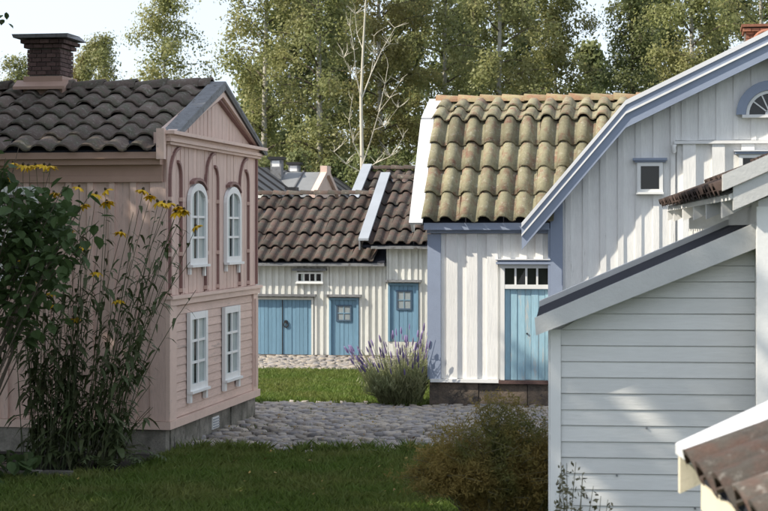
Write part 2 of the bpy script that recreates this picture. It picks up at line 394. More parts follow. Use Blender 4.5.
# ------------------------------------------------------------------ ground
GX0, GX1 = -600, 600
mb = MB(); mb.v = [(GX0, -200, -.03), (GX1, -200, -.03), (GX1, 1500, -.03), (GX0, 1500, -.03)]; mb.f = [(0, 1, 2, 3)]
mb.build('ground', TURF, kind='structure')
def sheet(name, pts, z, m):
    mb = MB(); mb.v = [(x, y, z) for x, y in pts]; mb.f = [tuple(range(len(pts)))]; return mb.build(name, m, kind='structure')
def front_edge(x):                         # wavering edge between front lawn and cobbles
    return 13.42 + .10 * math.sin(x * 2.3) + .07 * math.sin(x * 5.1 + 1) + (.25 * max(0, x + 1.6))
def back_edge(x): return 17.25 + .08 * math.sin(x * 3.1) - .10 * (x + 4)* .3
xs = [-7 + .25 * i for i in range(37)]
sheet('lawn', [(-9, 3), (4, 3)] + [(x, front_edge(x)) for x in reversed(xs)] + [(-9, 13.4)], -.012, TURF)
yard = sheet('cobbled_yard', [(x, front_edge(x) - .1) for x in xs] + [(2, 17.4)] + [(x, back_edge(x) + .05) for x in reversed(xs) if x < 1], -.006, SOILJ)
sheet('back_lawn', [(x, back_edge(x)) for x in xs if x < 1] + [(1, 21.4), (-9, 21.4)], -.010, TURF)
strip = sheet('cobbled_strip', [(-9, 21.15), (0, 21.15), (0, 23.7), (-9, 23.7)], -.005, SOILJ)
bed = sheet('flower_bed', [(-8, 11.75), (-4.25, 11.78), (-3.75, 12.3), (-3.86, 13.2), (-8, 13.2)], .004, SOIL)
# bed edging stones
ex = -6.6
while ex < -4.3:
    L = random.uniform(.16, .3); y = 11.74 + jit(.015)
    MB().hexa([(ex, y, -.03), (ex + L - .012, y, -.03), (ex + L - .012, y + .09, -.03), (ex, y + .09, -.03), (ex + .01, y + .008, .05 + jit(.008)), (ex + L - .02, y + .01, .05 + jit(.008)), (ex + L - .02, y + .08, .05), (ex + .012, y + .085, .05)]).build('edging_stone', PLINTH, bed)
    ex += L

# cobbles: a few stone shapes, laid on a jittered pattern
def stone_np(seed):
    r = np.random.default_rng(seed); n = 8; V = []
    rad = 1 + r.uniform(-.16, .16, n)
    for k, z in ((1.0, -.8), (.95, .62), (.80, .95)):
        for i in range(n):
            t = 2 * math.pi * (i + .3 * r.uniform()) / n; V.append((k * rad[i] * math.cos(t), k * rad[i] * math.sin(t), z + r.uniform(-.08, .08)))
    V.append((0, 0, 1.0)); F = []
    for q in range(2):
        for i in range(n):
            a, b = q * n + i, q * n + (i + 1) % n; F += [(a, b, b + n), (a, b + n, a + n)]
    for i in range(n): F.append((2 * n + i, 2 * n + (i + 1) % n, 3 * n))
    return np.array(V), np.array(F)
STONES = [stone_np(s) for s in range(7)]
stone_me = [npmesh('cobblestone', V, F, COBBLE, True) for V, F in STONES]
def stone_spots(x0, x1, y0, y1, sx, sy, inside):
    out = []; y = y0; row = 0
    while y < y1:
        x = x0 + (sx / 2 if row % 2 else 0)
        while x < x1:
            p = (x + jit(sx * .22), y + jit(sy * .22))
            if inside(*p): out.append((p[0], p[1], sx * .5 * random.uniform(.66, 1.12), sy * .5 * random.uniform(.70, 1.08)))
            x += sx
        y += sy; row += 1
    return out
def in_yard(x, y):
    return front_edge(x) - .03 + jit(.06) < y < back_edge(x) + jit(.05) and not (x < -3.97 and y < 16.0) and not (x > -2.43 and y > 17.18) and x > -6.5
spots = stone_spots(-6.4, .9, 13.2, 17.5, .120, .104, in_yard)
def vis(s): d = (s[0] * -math.sin(YAW) + s[1] * math.cos(YAW)); px = 384 + FPX * (s[0] * math.cos(YAW) + s[1] * math.sin(YAW)) / d; return d if 160 < px < 480 else d + 20
spots.sort(key=vis)
def stone_M(s):
    return Matrix.Translation((s[0], s[1], jit(.006))) @ Matrix.Rotation(jit(.25), 4, 'Z') @ Matrix.Rotation(jit(.12), 4, 'X') @ Matrix.Rotation(jit(.12), 4, 'Y') @ Matrix.Diagonal((s[2], s[3], random.uniform(.020, .034), 1))
for i, s in enumerate(spots[:300]): put('cobblestone', random.choice(stone_me), yard, stone_M(s))
def join_stones(name, sp, parent):
    VV, FF, n = [], [], 0
    for s in sp:
        V, F = random.choice(STONES); M = np.array(stone_M(s)); VV.append(V @ M[:3, :3].T + M[:3, 3]); FF.append(F + n); n += len(V)
    put(name, npmesh(name, np.vstack(VV), np.vstack(FF), COBBLE, True), parent, kind='stuff')
join_stones('cobblestones', spots[300:], yard)
join_stones('cobblestones', stone_spots(-6.6, -2, 21.2, 23.5, .14, .12, lambda x, y: y > 21.2 + .06 * math.sin(x * 4)), strip)

# grass
def grass(name, n, region, hmin, hmax, label, wid=.0045):
    P = region(n); k = len(P); h = rng.uniform(hmin, hmax, k) * (0.75 + .5 * rng.random(k)); a = rng.uniform(0, 2 * np.pi, k)
    w = wid * rng.uniform(.7, 1.4, k); lean = rng.normal(0, .45, (k, 2)) * h[:, None]
    B = np.column_stack([P, np.full(k, -.012)]); dx = np.column_stack([np.cos(a) * w, np.sin(a) * w, np.zeros(k)])
    T = B + np.column_stack([lean, h])
    Mid = B + np.column_stack([lean * .35, h * .6])
    V = np.stack([B - dx, B + dx, Mid + dx * .8, T, Mid - dx * .8], 1).reshape(-1, 3)
    F = (np.arange(k) * 5)[:, None] + np.arange(5)[None]
    return put(name, npmesh(name, V, F, BLADE), None, label=label, cat='grass', kind='stuff')
def reg_front(n):
    P = np.column_stack([rng.uniform(-5.0, .2, n), 10.2 + 3.9 * rng.random(n) ** 1.05])
    e = 13.42 + .10 * np.sin(P[:, 0] * 2.3) + .07 * np.sin(P[:, 0] * 5.1 + 1) + .25 * np.maximum(0, P[:, 0] + 1.6)
    ok = (P[:, 1] < e + rng.normal(0, .06, n)) & ~((P[:, 0] < -4.2) & (P[:, 1] > 11.72)) & ~((P[:, 0] < -3.9) & (P[:, 1] > 12.0)) & (P[:, 0] > -.40 * P[:, 1] - .3)
    return P[ok]
grass('front_lawn_grass', 190000, reg_front, .03, .07, 'short green lawn grass in the shade before the cobbles')
def reg_back(n):
    P = np.column_stack([rng.uniform(-7.2, -2.2, n), rng.uniform(17.0, 21.35, n)])
    e = 17.25 + .08 * np.sin(P[:, 0] * 3.1) - .03 * (P[:, 0] + 4)
    return P[(P[:, 1] > e + rng.normal(0, .05, n)) & (P[:, 1] < 21.25 + rng.normal(0, .05, n)) & ~((P[:, 0] > -2.5) & (P[:, 1] > 17.1))]
grass('back_lawn_grass', 110000, reg_back, .03, .065, 'sunlit green lawn grass before the far white barn', .006)
def reg_edge(n):
    x = rng.uniform(-4.0, .2, n); x = x + .06 * np.sin(x * 40); e = 13.42 + .10 * np.sin(x * 2.3) + .07 * np.sin(x * 5.1 + 1) + .25 * np.maximum(0, x + 1.6)
    P = np.column_stack([x, e + rng.normal(.02, .06, n)]); return P[np.sin(x * 9 + 1) + np.sin(x * 23) + rng.normal(0, .7, n) > -.3]
grass('edge_grass', 9000, reg_edge, .05, .11, 'longer ragged grass along the edge of the cobbles')
def reg_edge2(n):
    x = rng.uniform(-6, -2.5, n); P = np.column_stack([x, 17.25 + .08 * np.sin(x * 3.1) - .03 * (x + 4) + rng.normal(.0, .06, n)]); return P[np.sin(x * 9 + 1) + rng.normal(0, .7, n) > -.2]
grass('yard_edge_grass', 4500, reg_edge2, .05, .09, 'ragged grass where the sunny lawn meets the cobbles')
LITTER = mat('fallen_leaf_litter', (.30, .21, .06), .7, .4, None, 30, 0, None, 0, 5, 0, 1, .3, (.16, .09, .04), (.45, .6), 40)
n_ = 420; C_ = np.column_stack([rng.uniform(-4.2, .0, n_), rng.uniform(10.6, 17.1, n_), rng.uniform(.022, .045, n_)]); C_ = C_[~((C_[:, 0] < -3.85) & (C_[:, 1] > 12))]
a_ = rng.uniform(0, 6.28, len(C_)); A_ = np.column_stack([np.cos(a_), np.sin(a_), rng.normal(0, .3, len(C_))]) * .016; B_ = np.column_stack([-np.sin(a_), np.cos(a_), rng.normal(0, .3, len(C_))]) * .010
put('fallen_leaves', npmesh('fallen_leaves', np.stack([C_ - A_, C_ + B_, C_ + A_, C_ - B_], 1).reshape(-1, 3), (np.arange(len(C_)) * 4)[:, None] + np.arange(4)[None], LITTER), None, label='small yellow-brown fallen leaves on lawn and cobbles', cat='leaves', kind='stuff')
def reg_joint(n):
    P = np.column_stack([rng.uniform(-3.95, -.6, n), rng.uniform(13.2, 17.2, n)])
    c = np.sin(P[:, 0] * 3.7 + 2) * np.sin(P[:, 1] * 4.3) + rng.normal(0, .5, n)
    return P[(c > .75)]
grass('joint_grass', 9000, reg_joint, .025, .05, 'tufts of grass in the joints between the cobblestones')

# ================================================================== pink house
PX, PY = -3.90, 13.13
pink = thing('pink_house', 'pink two-storey wooden house with dark tiled roof and arched upper windows', 'house', (PX, PY, 0))
D = 2.80; FS, FE = Face(0, 0, 'S'), Face(0, 0, 'E')
plinth = MB().box(-4.5, -.02, .02, D - .02, -.05, .2).build('plinth', MORTAR, pink)
s = -4.5
while s < -.01:
    e = min(s + random.uniform(.42, .7), 0.004); rect(MB(), FS, s, e - .008, -.05, .2 + jit(.003), -.1, .004 + jit(.006)).build('stone', PLINTH, plinth); s = e
s = 0.0
while s < D - .01:
    e = min(s + random.uniform(.3, .62), D); e = D if D - e < .15 else e
    rect(MB(), FE, s + (.1 if s == 0 else 0), e - .008, -.05, .2 + jit(.003), -.1, .002 + jit(.006)).build('stone', PLINTH, plinth); s = e
v = rect(MB(), FE, 1.30, 1.50, .05, .15, .0, .012).build('vent', WINW, plinth)
for k in range(4): rect(MB(), FE, 1.31, 1.49, .06 + k * .022, .07 + k * .022, .012, .02).build('vent_slat', ZINC, plinth)
wall = MB().box(-4.5, 0, 0, D, .2, 2.28).build('wall', PINK, pink)
ped = MB().prism([(0, .06, 2.44), (0, D - .06, 2.44), (0, D / 2, 2.85)], [(-.1, .06, 2.44), (-.1, D - .06, 2.44), (-.1, D / 2, 2.85)]).build('pediment', PINK, pink)
# skirting, corner boards, band, cornice
sk = MB(); rect(sk, FS, -4.5, .045, .195, .255, .0, .045); rect(sk, FE, .0, D + .03, .195, .255, .0, .045); sk.build('skirting_board', TRIMP, pink)
vboards(wall, FS, -4.5, -.12, .258, 2.06, PINK, .17, .045, (.002, .012, .034))
rect(MB(), FS, -.118, .003, .258, 2.06, .002, .033).build('corner_board', PINK, pink)
clapboards(wall, FE, .15, D - .16, .256, 1.125, .066, PINK_H)
rect(MB(), FE, -.034, .148, .257, 1.125, .004, .038).build('corner_board', TRIMP, pink)
rect(MB(), FE, D - .158, D, .256, 1.125, .002, .030).build('corner_board', TRIMP, pink)
rect(MB(), FE, D - .13, D - .05, .30, 1.08, .030, .045).build('pilaster', PINK, pink)
b = MB(); rect(b, FE, -.04, D + .03, 1.127, 1.175, .0, .046); rect(b, FE, -.05, D + .04, 1.176, 1.20, .0, .066); b.build('floor_band', TRIMP, pink)
vboards(wall, FE, -.02, D, 1.202, 2.35, PINK, .118, .012, (.002, .014, .017))
MB().box(-.10, 0, .0, D, 2.28, 2.44).build('gable_backing', PINK, pink)
# battens that end in half arches
def moulding(pts, name='batten', w=.022, d0=.014, d1=.036):
    mb = MB()
    for (a, c) in zip(pts[:-1], pts[1:]):
        t = Vector((c[0] - a[0], c[1] - a[1])).normalized(); n = Vector((-t.y, t.x)) * w / 2
        slab(mb, FE, [(a[0] + n.x, a[1] + n.y), (a[0] - n.x, a[1] - n.y), (c[0] - n.x, c[1] - n.y), (c[0] + n.x, c[1] + n.y)], d0, d1)
    return mb.build(name, MAROON, pink)
for s in (.012, 1.034, 2.148):             # tall arches springing to the right
    r = .27; moulding([(s, 1.21), (s, 2.07)] + [(s + r - r * math.cos(t), 2.07 + r * .96 * math.sin(t)) for t in [math.pi / 2 * i / 8 for i in range(1, 9)]])
    for z in (1.22, 1.50, 1.92): rect(MB(), FE, s - .026, s + .026, z, z + .03, .014, .046).build('batten_block', PINK, pink)
for s in (.318, 1.414, 2.464):             # low hooks on the next batten
    r = .10; moulding([(s, 1.21), (s, 2.10)] + [(s - r + r * math.cos(t), 2.10 + r * 1.25 * math.sin(t)) for t in [math.pi / 2 * i / 6 for i in range(1, 7)]])
    for z in (1.22, 1.50, 1.92): rect(MB(), FE, s - .026, s + .026, z, z + .03, .014, .046).build('batten_block', PINK, pink)
moulding([(D - .03, 1.21), (D - .03, 2.34)])
c = MB(); rect(c, FE, -.06, D + .03, 2.345, 2.366, .0, .05); rect(c, FE, -.10, D + .06, 2.367, 2.392, .0, .068); rect(c, FE, -.10, D + .06, 2.393, 2.418, .0, .055); rect(c, FE, -.13, D + .1, 2.419, 2.446, .0, .10)
c.build('cornice', TRIMP, pink)
c = MB(); rect(c, FS, -4.5, -.02, 2.062, 2.11, .0, .05); rect(c, FS, -4.5, -.02, 2.111, 2.19, .0, .035); rect(c, FS, -4.5, -.02, 2.191, 2.235, .0, .10); rect(c, FS, -4.5, -.02, 2.236, 2.285, .0, .14); c.build('eave_cornice', OCHRE, pink)
MB().box(-.03, .03, -.165, -.11, 2.23, 2.46).build('eave_end_board', TRIMP, pink)
# pediment boards and raking mouldings
half = D / 2
vboards(ped, FE, .1, D - .1, 2.442, lambda s: 2.445 + .395 * (1 - abs(s - half) / (half - .06)) * 1.0, PINK, .115, .012, (.002, .014, .017))
RK = .46 / (half - .0)
def rake(name, m, off, w, d0, d1):         # a sloping board on both sides of the pediment
    for sg in (-1, 1):
        mb = MB(); a = (half + sg * (half - .02 - off * 1.6), 2.452); z1 = 2.885 - off
        slab(mb, FE, [(a[0], a[1]), (a[0] - sg * w * 2.2, a[1]), (half, z1 - w * 1.05), (half, z1)], d0, d1); mb.build(name, m, pink)
rake('raking_board', TRIMP, .0, .075, .0, .075)
rake('raking_moulding', MAROON, .085, .022, .014, .05)
# roof
roof = MB().prism([(-4.6, -.13, 2.262), (-4.6, half, 2.83), (-4.6, D + .13, 2.262), (-4.6, D + .13, 2.30), (-4.6, half, 2.87), (-4.6, -.13, 2.30)],
                  [(-.02, -.13, 2.262), (-.02, half, 2.83), (-.02, D + .13, 2.262), (-.02, D + .13, 2.30), (-.02, half, 2.87), (-.02, -.13, 2.30)]).build('roof', FELT, pink)
sl_ = Vector((0, half + .17, .605)); g = sl_.length / 6
TP = pantile('roof_tile', .19, g * 1.10, .046, TILE_D)
lay_tiles(roof, TP, (-4.62, -.17, 2.285), (1, 0, 0), sl_, 24, 6, .19, g, None, .032)
RP = ridgetile('ridge_tile', .30, .092, TILE_D)
lay_ridge(roof, RP, (-.12, half, 2.888), (-1, 0, 0), 16, .275, .03)
put('ridge_end_tile', ridgetile('ridge_end_tile', .12, .09, TILE_D), roof, frame((-.02, half, 2.892), (-1, 0, 0), (0, -1, 0)))
for y0, z0, y1, z1 in ((.02, 2.425, half, 2.912), (D + .10, 2.38, half, 2.912)):
    t = Vector((0, y1 - y0, z1 - z0)).normalized(); n = Vector((0, -t.z, t.y)) * (1 if t.y > 0 else -1)
    q = [Vector((-.035, y0, z0)), Vector((.095, y0, z0 + .0)), Vector((.095, y1, z1)), Vector((-.035, y1, z1))]
    MB().hexa([p + n * .0 for p in q] + [p + n * .024 for p in q]).build('verge_plank', LEADG, pink)
    MB().hexa([Vector((.075, y0 + t.y * .10, z0 + .002)), Vector((.094, y0 + t.y * .10, z0 + .002)), Vector((.094, y1, z1 - .05)), Vector((.075, y1, z1 - .05)),
               Vector((.075, y0, z0 - .002)), Vector((.094, y0, z0 - .002)), Vector((.094, y1, z1 - .002)), Vector((.075, y1, z1 - .002))]).build('verge_board', LEADG if t.y > 0 else IRON, pink)
# chimney
cx0, cx1, cy0, cy1 = -1.575, -1.285, half - .16, half + .16
ch = MB().box(cx0 + .015, cx1 - .015, cy0 + .015, cy1 - .015, 2.8, 3.30).build('chimney', MORTAR, pink)
bricks(ch, cx0, cx1, cy0, cy1, 3.0, 3.222, BRICK_D)
bricks(ch, cx0 - .022, cx1 + .022, cy0 - .022, cy1 + .022, 3.222, 3.262, BRICK_D)
bricks(ch, cx0 - .045, cx1 + .045, cy0 - .045, cy1 + .045, 3.26, 3.30, BRICK_D)
MB().box(cx0 - .025, cx1 + .025, cy0 - .025, cy1 + .025, 2.80, 2.985).build('chimney_base', OCHRE, ch)
MB().hexa([(cx0 - .09, cy0 - .10, 2.87), (cx1 + .07, cy0 - .10, 2.87), (cx1 + .07, cy0, 2.93), (cx0 - .09, cy0, 2.93), (cx0 - .09, cy0 - .10, 2.895), (cx1 + .07, cy0 - .10, 2.895), (cx1 + .07, cy0, 2.955), (cx0 - .09, cy0, 2.955)]).build('flashing_board', OCHRE, ch)
MB().hexa([(cx0 - .09, cy0 - .09, 3.302), (cx1 + .09, cy0 - .09, 3.302), (cx1 + .09, cy1 + .09, 3.302), (cx0 - .09, cy1 + .09, 3.302),
           (cx0 - .10, cy0 - .10, 3.332), (cx1 + .10, cy0 - .10, 3.332), (cx1 + .04, cy1 + .04, 3.352), (cx0 - .04, cy1 + .04, 3.352)]).build('chimney_cap', LEADG, ch)
# windows
for a in (.49, 1.56): window(pink, FE, a, a + .52, .43, 1.05, 2, 3, .02, .055, .02, True, ears=.085)
for a in (.50, 1.625):
    window(pink, FE, a, a + .51, 1.42, 1.93, 2, 3, .018, .055, .018, True, arch=.14)
    w_ = MB(); rect(w_, FE, a + .02, a + .06, 1.35, 1.405, .018, .04); rect(w_, FE, a + .45, a + .49, 1.33, 1.405, .018, .04); w_.build('window_bracket', WINW, pink)
    o = [(a + .255 - .29 * math.cos(math.pi * i / 10), 1.94 + .175 * math.sin(math.pi * i / 10)) for i in range(3, 9)]
    m_ = MB()
    for p, q in zip(o[:-1], o[1:]): slab(m_, FE, [p, q, (q[0], q[1] - .022), (p[0], p[1] - .022)], .016, .055)
    m_.build('window_hood', MAROON, pink)
window(pink, FS, -1.62, -1.0, 1.32, 2.03, 2, 2, .03, .06, .03, False)

# ================================================================== white gambrel house
WX, WY = -2.466, 17.217
white = thing('white_gambrel_house', 'white board house with blue trim, lichen-covered tiled wing and broken-pitch gable', 'house', (WX, WY, 0))
FW, FG = Face(0, 0, 'S'), Face(0, -.06, 'S')
plinth = MB().box(.02, 5.4, .02, 2.3, -.05, .24).build('plinth', MORTAR, white)
for a, e in ((-.012, .46), (.467, .93), (.937, 1.5), (1.507, 2.2), (2.207, 2.9)):
    MB().hexa([(a, -.03 + jit(.01), -.05), (e, -.03 + jit(.01), -.05), (e, .1, -.05), (a, .1, -.05), (a, -.02 + jit(.008), .24), (e, -.02 + jit(.008), .24), (e, .1, .24), (a, .1, .24)]).build('stone', PLINTH_D, plinth)
for a, e in ((.1, .9), (.907, 1.6), (1.607, 2.3)): MB().box(-.012, .02, a, e, -.05, .24).build('stone', PLINTH_D, plinth)
wall = MB().prism([(.0, 0, .24), (.0, 2.35, .24), (.0, 2.35, 1.72), (.0, 1.77, 2.72), (.0, 1.176, 2.94), (.0, .586, 2.72), (.0, .0, 1.72)],
                  [(1.3, 0, .24), (1.3, 2.35, .24), (1.3, 2.35, 1.72), (1.3, 1.77, 2.72), (1.3, 1.176, 2.94), (1.3, .586, 2.72), (1.3, .0, 1.72)]).build('wall', WHITE, white)
rect(MB(), FW, -.012, .10, .262, 1.66, .0, .046).build('corner_post', BLUE, white)
MB().box(-.03, -.002, -.04, .09, .262, 1.66).build('corner_post', BLUE, white)
rect(MB(), FW, .0, .66, .236, .268, .0, .060).build('sill_board', WHITE_T, white)
rect(MB(), FW, .662, 1.16, .230, .262, .0, .060).build('door_step', BRICK_D, white)
vboards(wall, FW, .10, .675, .270, 1.665, WHITE, .195, .105, (.002, .016, .040), ph=.55)
vboards(wall, FW, .675, 1.155, 1.415, 1.665, WHITE, .155, .07, (.002, .020, .040), ph=.4)
# door with transom
dr = MB(); rect(dr, FW, .677, .717, .265, 1.372, .002, .052); rect(dr, FW, 1.132, 1.153, .265, 1.372, .002, .052)
rect(dr, FW, .717, 1.132, 1.335, 1.372, .002, .050); rect(dr, FW, .717, 1.132, 1.138, 1.178, .002, .050)
door = dr.build('door', WINW, white); door['label'] = 'worn light blue plank door with four small panes above'
h_ = MB(); rect(h_, FW, .64, 1.16, 1.374, 1.396, .0, .105); rect(h_, FW, .655, 1.16, 1.396, 1.414, .0, .085); h_.build('door_hood', BLUE, door)
rect(MB(), FW, .63, 1.16, 1.4145, 1.424, .0, .115).build('hood_flashing', WHITE_M, door)
s = .717
for w_ in (.052, .066, .075, .058, .07, .062, .032):
    rect(MB(), FW, s + .002, s + w_ - .001, .268 + jit(.003), 1.137, .004, .022 + jit(.004)).build('door_plank', DOORB, door); s += w_
for k in range(3): x = .717 + .415 * (k + 1) / 4; rect(MB(), FW, x - .009, x + .009, 1.178, 1.335, .01, .046).build('sash_bar', WINW, door)
for k in range(4):
    a = .717 + .415 * k / 4 + .009; m_ = MB(); m_.v = [FW.p(a, 1.18, .03), FW.p(a + .086, 1.18, .03 + jit(.002)), FW.p(a + .086, 1.334, .03), FW.p(a, 1.334, .03)]; m_.f = [(0, 1, 2, 3)]; m_.build('pane', GLASS, door)
rect(MB(), FW, .717, 1.132, 1.178, 1.335, .002, .006).build('room_shade_panel', DARKIN, door)  # near-black panel painted for the shade behind the transom
MB().tube([FW.p(.93, .71, .020), FW.p(.93, .71, .029)], .009).build('keyhole', IRON, door)
# eave and wing roof
f_ = MB(); rect(f_, FW, -.03, 1.15, 1.668, 1.70, .0, .07); rect(f_, FW, -.05, 1.15, 1.701, 1.768, .0, .152); f_.build('eave_board', BLUE, white)
EV, KN, RG = Vector((0, -.165, 1.775)), Vector((0, .586, 2.765)), Vector((0, 1.176, 2.995))
deck = [(EV.y + .03, EV.z - .0), (KN.y, KN.z - .03), (RG.y, RG.z - .03), (2 * 1.176 - KN.y, KN.z - .03), (2 * 1.176 - EV.y, EV.z - .03)]
dx_ = lambda z: 1.02 + max(0, z - 1.72) / 1.05
roof = MB().prism([(-.08, y, z) for y, z in deck] + [(-.08, y, z - .03) for y, z in reversed(deck)], [(dx_(z), y, z) for y, z in deck] + [(dx_(z), y, z - .03) for y, z in reversed(deck)]).build('roof', FELT, white)
def left_of_gable(p): return p.x < .93 + max(0, p.z - 1.70) / 1.19 + .16
tw = .181; g1 = (KN - EV).length / 4; g2 = (RG - KN).length / 2
lay_tiles(roof, pantile('roof_tile', tw, g1 * 1.09, .074, TILE_G), (-.065, EV.y, EV.z), (1, 0, 0), KN - EV, 12, 4, tw, g1, left_of_gable, .028)
lay_tiles(roof, pantile('roof_tile', tw, g2 * 1.04, .062, TILE_G), (-.065, KN.y - .03, KN.z + .012), (1, 0, 0), RG - KN, 12, 2, tw, g2, left_of_gable, .026)
B2 = Vector((0, 2 * 1.176 - KN.y, KN.z))
lay_ridge(roof, ridgetile('ridge_tile', .25, .085, RIDGE_G), (-.11, 1.176, 3.018), (1, 0, 0), 10, .226, .02)
for a, c in ((EV + Vector((0, -.02, -.04)), KN), (KN, RG)):
    for mir in (0, 1):
        a2, c2 = (Vector((0, 2.352 - a.y, a.z)), Vector((0, 2.352 - c.y, c.z))) if mir else (a, c)
        t = (c2 - a2).normalized(); n = Vector((0, -t.z, t.y)) * (-1 if mir else 1)
        lo, hi = a2 + n * .03, c2 + n * .03
        q = [lo + Vector((-.18, 0, 0)), lo + Vector((-.05, 0, 0)), hi + Vector((-.05, 0, 0)), hi + Vector((-.18, 0, 0))]
        MB().hexa(q + [p + n * .03 for p in q]).build('verge_cap', WHITE_M, white)
        q = [lo - n * .12 + Vector((-.17, 0, 0)), lo - n * .12 + Vector((-.145, 0, 0)), hi - n * .12 + Vector((-.145, 0, 0)), hi - n * .12 + Vector((-.17, 0, 0))]
        MB().hexa(q + [p + n * .118 for p in q]).build('barge_board', WHITE_T, white)

# gable block
GL, GK, GA = (.905, 1.745), (1.877, 2.886), (3.20, 3.525)
def outer(s):
    s = min(s, 2 * GA[0] - s)
    return GL[1] + (s - GL[0]) * (GK[1] - GL[1]) / (GK[0] - GL[0]) if s < GK[0] else GK[1] + (s - GK[0]) * (GA[1] - GK[1]) / (GA[0] - GK[0])
prof = [GL, GK, GA, (2 * GA[0] - GK[0], GK[1]), (2 * GA[0] - GL[0], GL[1])]
gw = [(1.16, .24), (5.24, .24), (5.24, outer(5.24) - .07), (2 * GA[0] - GK[0], GK[1] - .07), (GA[0], GA[1] - .07), (GK[0], GK[1] - .07), (1.16, outer(1.16) - .07)]
wall = MB().prism([(x, -.055, z) for x, z in gw], [(x, 3.0, z) for x, z in gw]).build('gable_wall', WHITE, white)
rect(MB(), FG, 1.158, 1.275, .262, outer(1.2) - .10, .0, .046).build('corner_post', BLUE, white)
MB().box(1.136, 1.157, -.10, -.002, .262, 1.72).build('corner_post', BLUE, white)
RAIL = 2.52
vboards(wall, FG, 1.277, 2.33, .27, lambda s: outer(s) - .12, WHITE, .165, .055, (.002, .014, .030), ph=.3)
vboards(wall, FG, 2.33, 4.2, RAIL + .02, lambda s: outer(s) - .12, WHITE, .16, .045, (.002, .014, .026), ph=.5)
vboards(wall, FG, 2.345, 4.2, .27, RAIL - .016, WHITE, .27, .12, (.002, .022, .060), ph=.42)
rect(MB(), FG, 2.32, 4.2, RAIL - .014, RAIL + .014, .0, .075).build('rail', WHITE_T, white)
ins = MB().tube([FG.p(2.318, 2.42, .075), FG.p(2.318, 2.44, .075), FG.p(2.318, 2.47, .075), FG.p(2.318, 2.50, .075)], [.012, .026, .02, .028], 10).build('insulator', PORC, white, True)
MB().tube([FG.p(2.318, 2.43, .0), FG.p(2.318, 2.43, .07)], .007).build('bracket', IRON, ins)
def along(name, m, z_off0, z_off1, d0, d1):
    for (a, c) in zip(prof[:-1], prof[1:]):
        mb = MB(); slab(mb, FG, [(a[0], a[1] - z_off0), (a[0], a[1] - z_off1), (c[0], c[1] - z_off1), (c[0], c[1] - z_off0)], d0, d1); mb.build(name, m, white)
along('verge_cap', WHITE_M, -.022, .022, -.02, .275)
along('barge_board', BLUE, .024, .085, .215, .262)
along('barge_strip', WHITE_T, .085, .105, .215, .268)
along('barge_board', BLUE, .105, .232, .215, .245)
along('soffit', BLUE, .06, .085, .0, .214)
rf = [(x, z - .023) for x, z in prof]; rf2 = [(x, z - .058) for x, z in reversed(prof)]
roof = MB().prism([(x, -.07, z) for x, z in rf + rf2], [(x, 3.2, z) for x, z in rf + rf2]).build('roof', TILE_G, white)
lay_tiles(roof, bpy.data.meshes['roof_tile'], (GL[0] - .02, 3.15, GL[1] - .03), (0, -1, 0), (GK[0] - GL[0], 0, GK[1] - GL[1]), 17, 4, tw, .345, lambda p: p.z > 2.05 and p.y > 2.0, .012)
# gable windows
window(white, FG, 1.975, 2.215, 2.05, 2.335, 1, 1, .032, .034, .01, False, WINW)
m_ = MB(); rect(m_, FG, 1.935, 2.255, 2.352, 2.376, .0, .085); rect(m_, FG, 1.95, 2.24, 2.336, 2.352, .0, .07); m_.build('window_hood', BLUE, white)
w3 = window(white, FG, 2.915, 3.50, 2.05, 2.405, 2, 1, .062, .035, .03, False)
for a in (2.96, 3.23): rect(MB(), FG, a, a + .22, 2.09, 2.37, .056, .062).build('curtain', mat('tan_lattice_curtain', (.30, .27, .21), .9, .3, None, 60), w3)
m_ = MB(); rect(m_, FG, 2.88, 3.54, 2.408, 2.43, .0, .11); m_.build('window_hood', BLUE, white)
rect(MB(), FG, 2.87, 3.55, 2.4305, 2.442, .0, .125).build('hood_flashing', WHITE_M, white)
# fan window under the apex
FC, FZ = 3.205, 2.775
def ringseg(mb, r0, r1, d0, d1, n=18):
    for i in range(n):
        t0, t1 = math.pi * i / n, math.pi * (i + 1) / n
        slab(mb, FG, [(FC - r0 * math.cos(t0), FZ + r0 * math.sin(t0)), (FC - r1 * math.cos(t0), FZ + r1 * math.sin(t0)), (FC - r1 * math.cos(t1), FZ + r1 * math.sin(t1)), (FC - r0 * math.cos(t1), FZ + r0 * math.sin(t1))], d0, d1)
    return mb
fan = ringseg(MB(), .195, .225, .012, .06).build('fan_window', WINW, white)
ringseg(MB(), .227, .315, .012, .075).build('blue_arch', BLUE, fan)
rect(MB(), FG, FC - .26, FC + .26, FZ - .03, FZ - .002, .0, .08).build('sill', WHITE_T, fan)
m_ = MB(); m_.v = [FG.p(FC - .2 * math.cos(math.pi * i / 18), FZ + .2 * math.sin(math.pi * i / 18), .03) for i in range(19)]; m_.f = [tuple(range(19))]; m_.build('pane', GLASS, fan)
m_ = MB(); m_.v = [FG.p(FC - .21 * math.cos(math.pi * i / 18), FZ + .21 * math.sin(math.pi * i / 18), .0275) for i in range(19)]; m_.f = [tuple(range(19))]; m_.build('room_shade_panel', DARKIN, fan)  # flat half-disc, shade of the attic painted in its colour
for t in (38, 66, 90, 114, 142):
    c_, s_ = math.cos(R(t)), math.sin(R(t)); n_ = Vector((-s_, c_)) * .006; m_ = MB()
    slab(m_, FG, [(FC + c_ * .04 + n_.x, FZ + s_ * .04 + n_.y), (FC + c_ * .04 - n_.x, FZ + s_ * .04 - n_.y), (FC + c_ * .2 - n_.x, FZ + s_ * .2 - n_.y), (FC + c_ * .2 + n_.x, FZ + s_ * .2 + n_.y)], .031, .05); m_.build('sash_bar', WINW, fan)
ringseg(MB(), .02, .05, .031, .05, 8).build('sash_bar', WINW, fan)
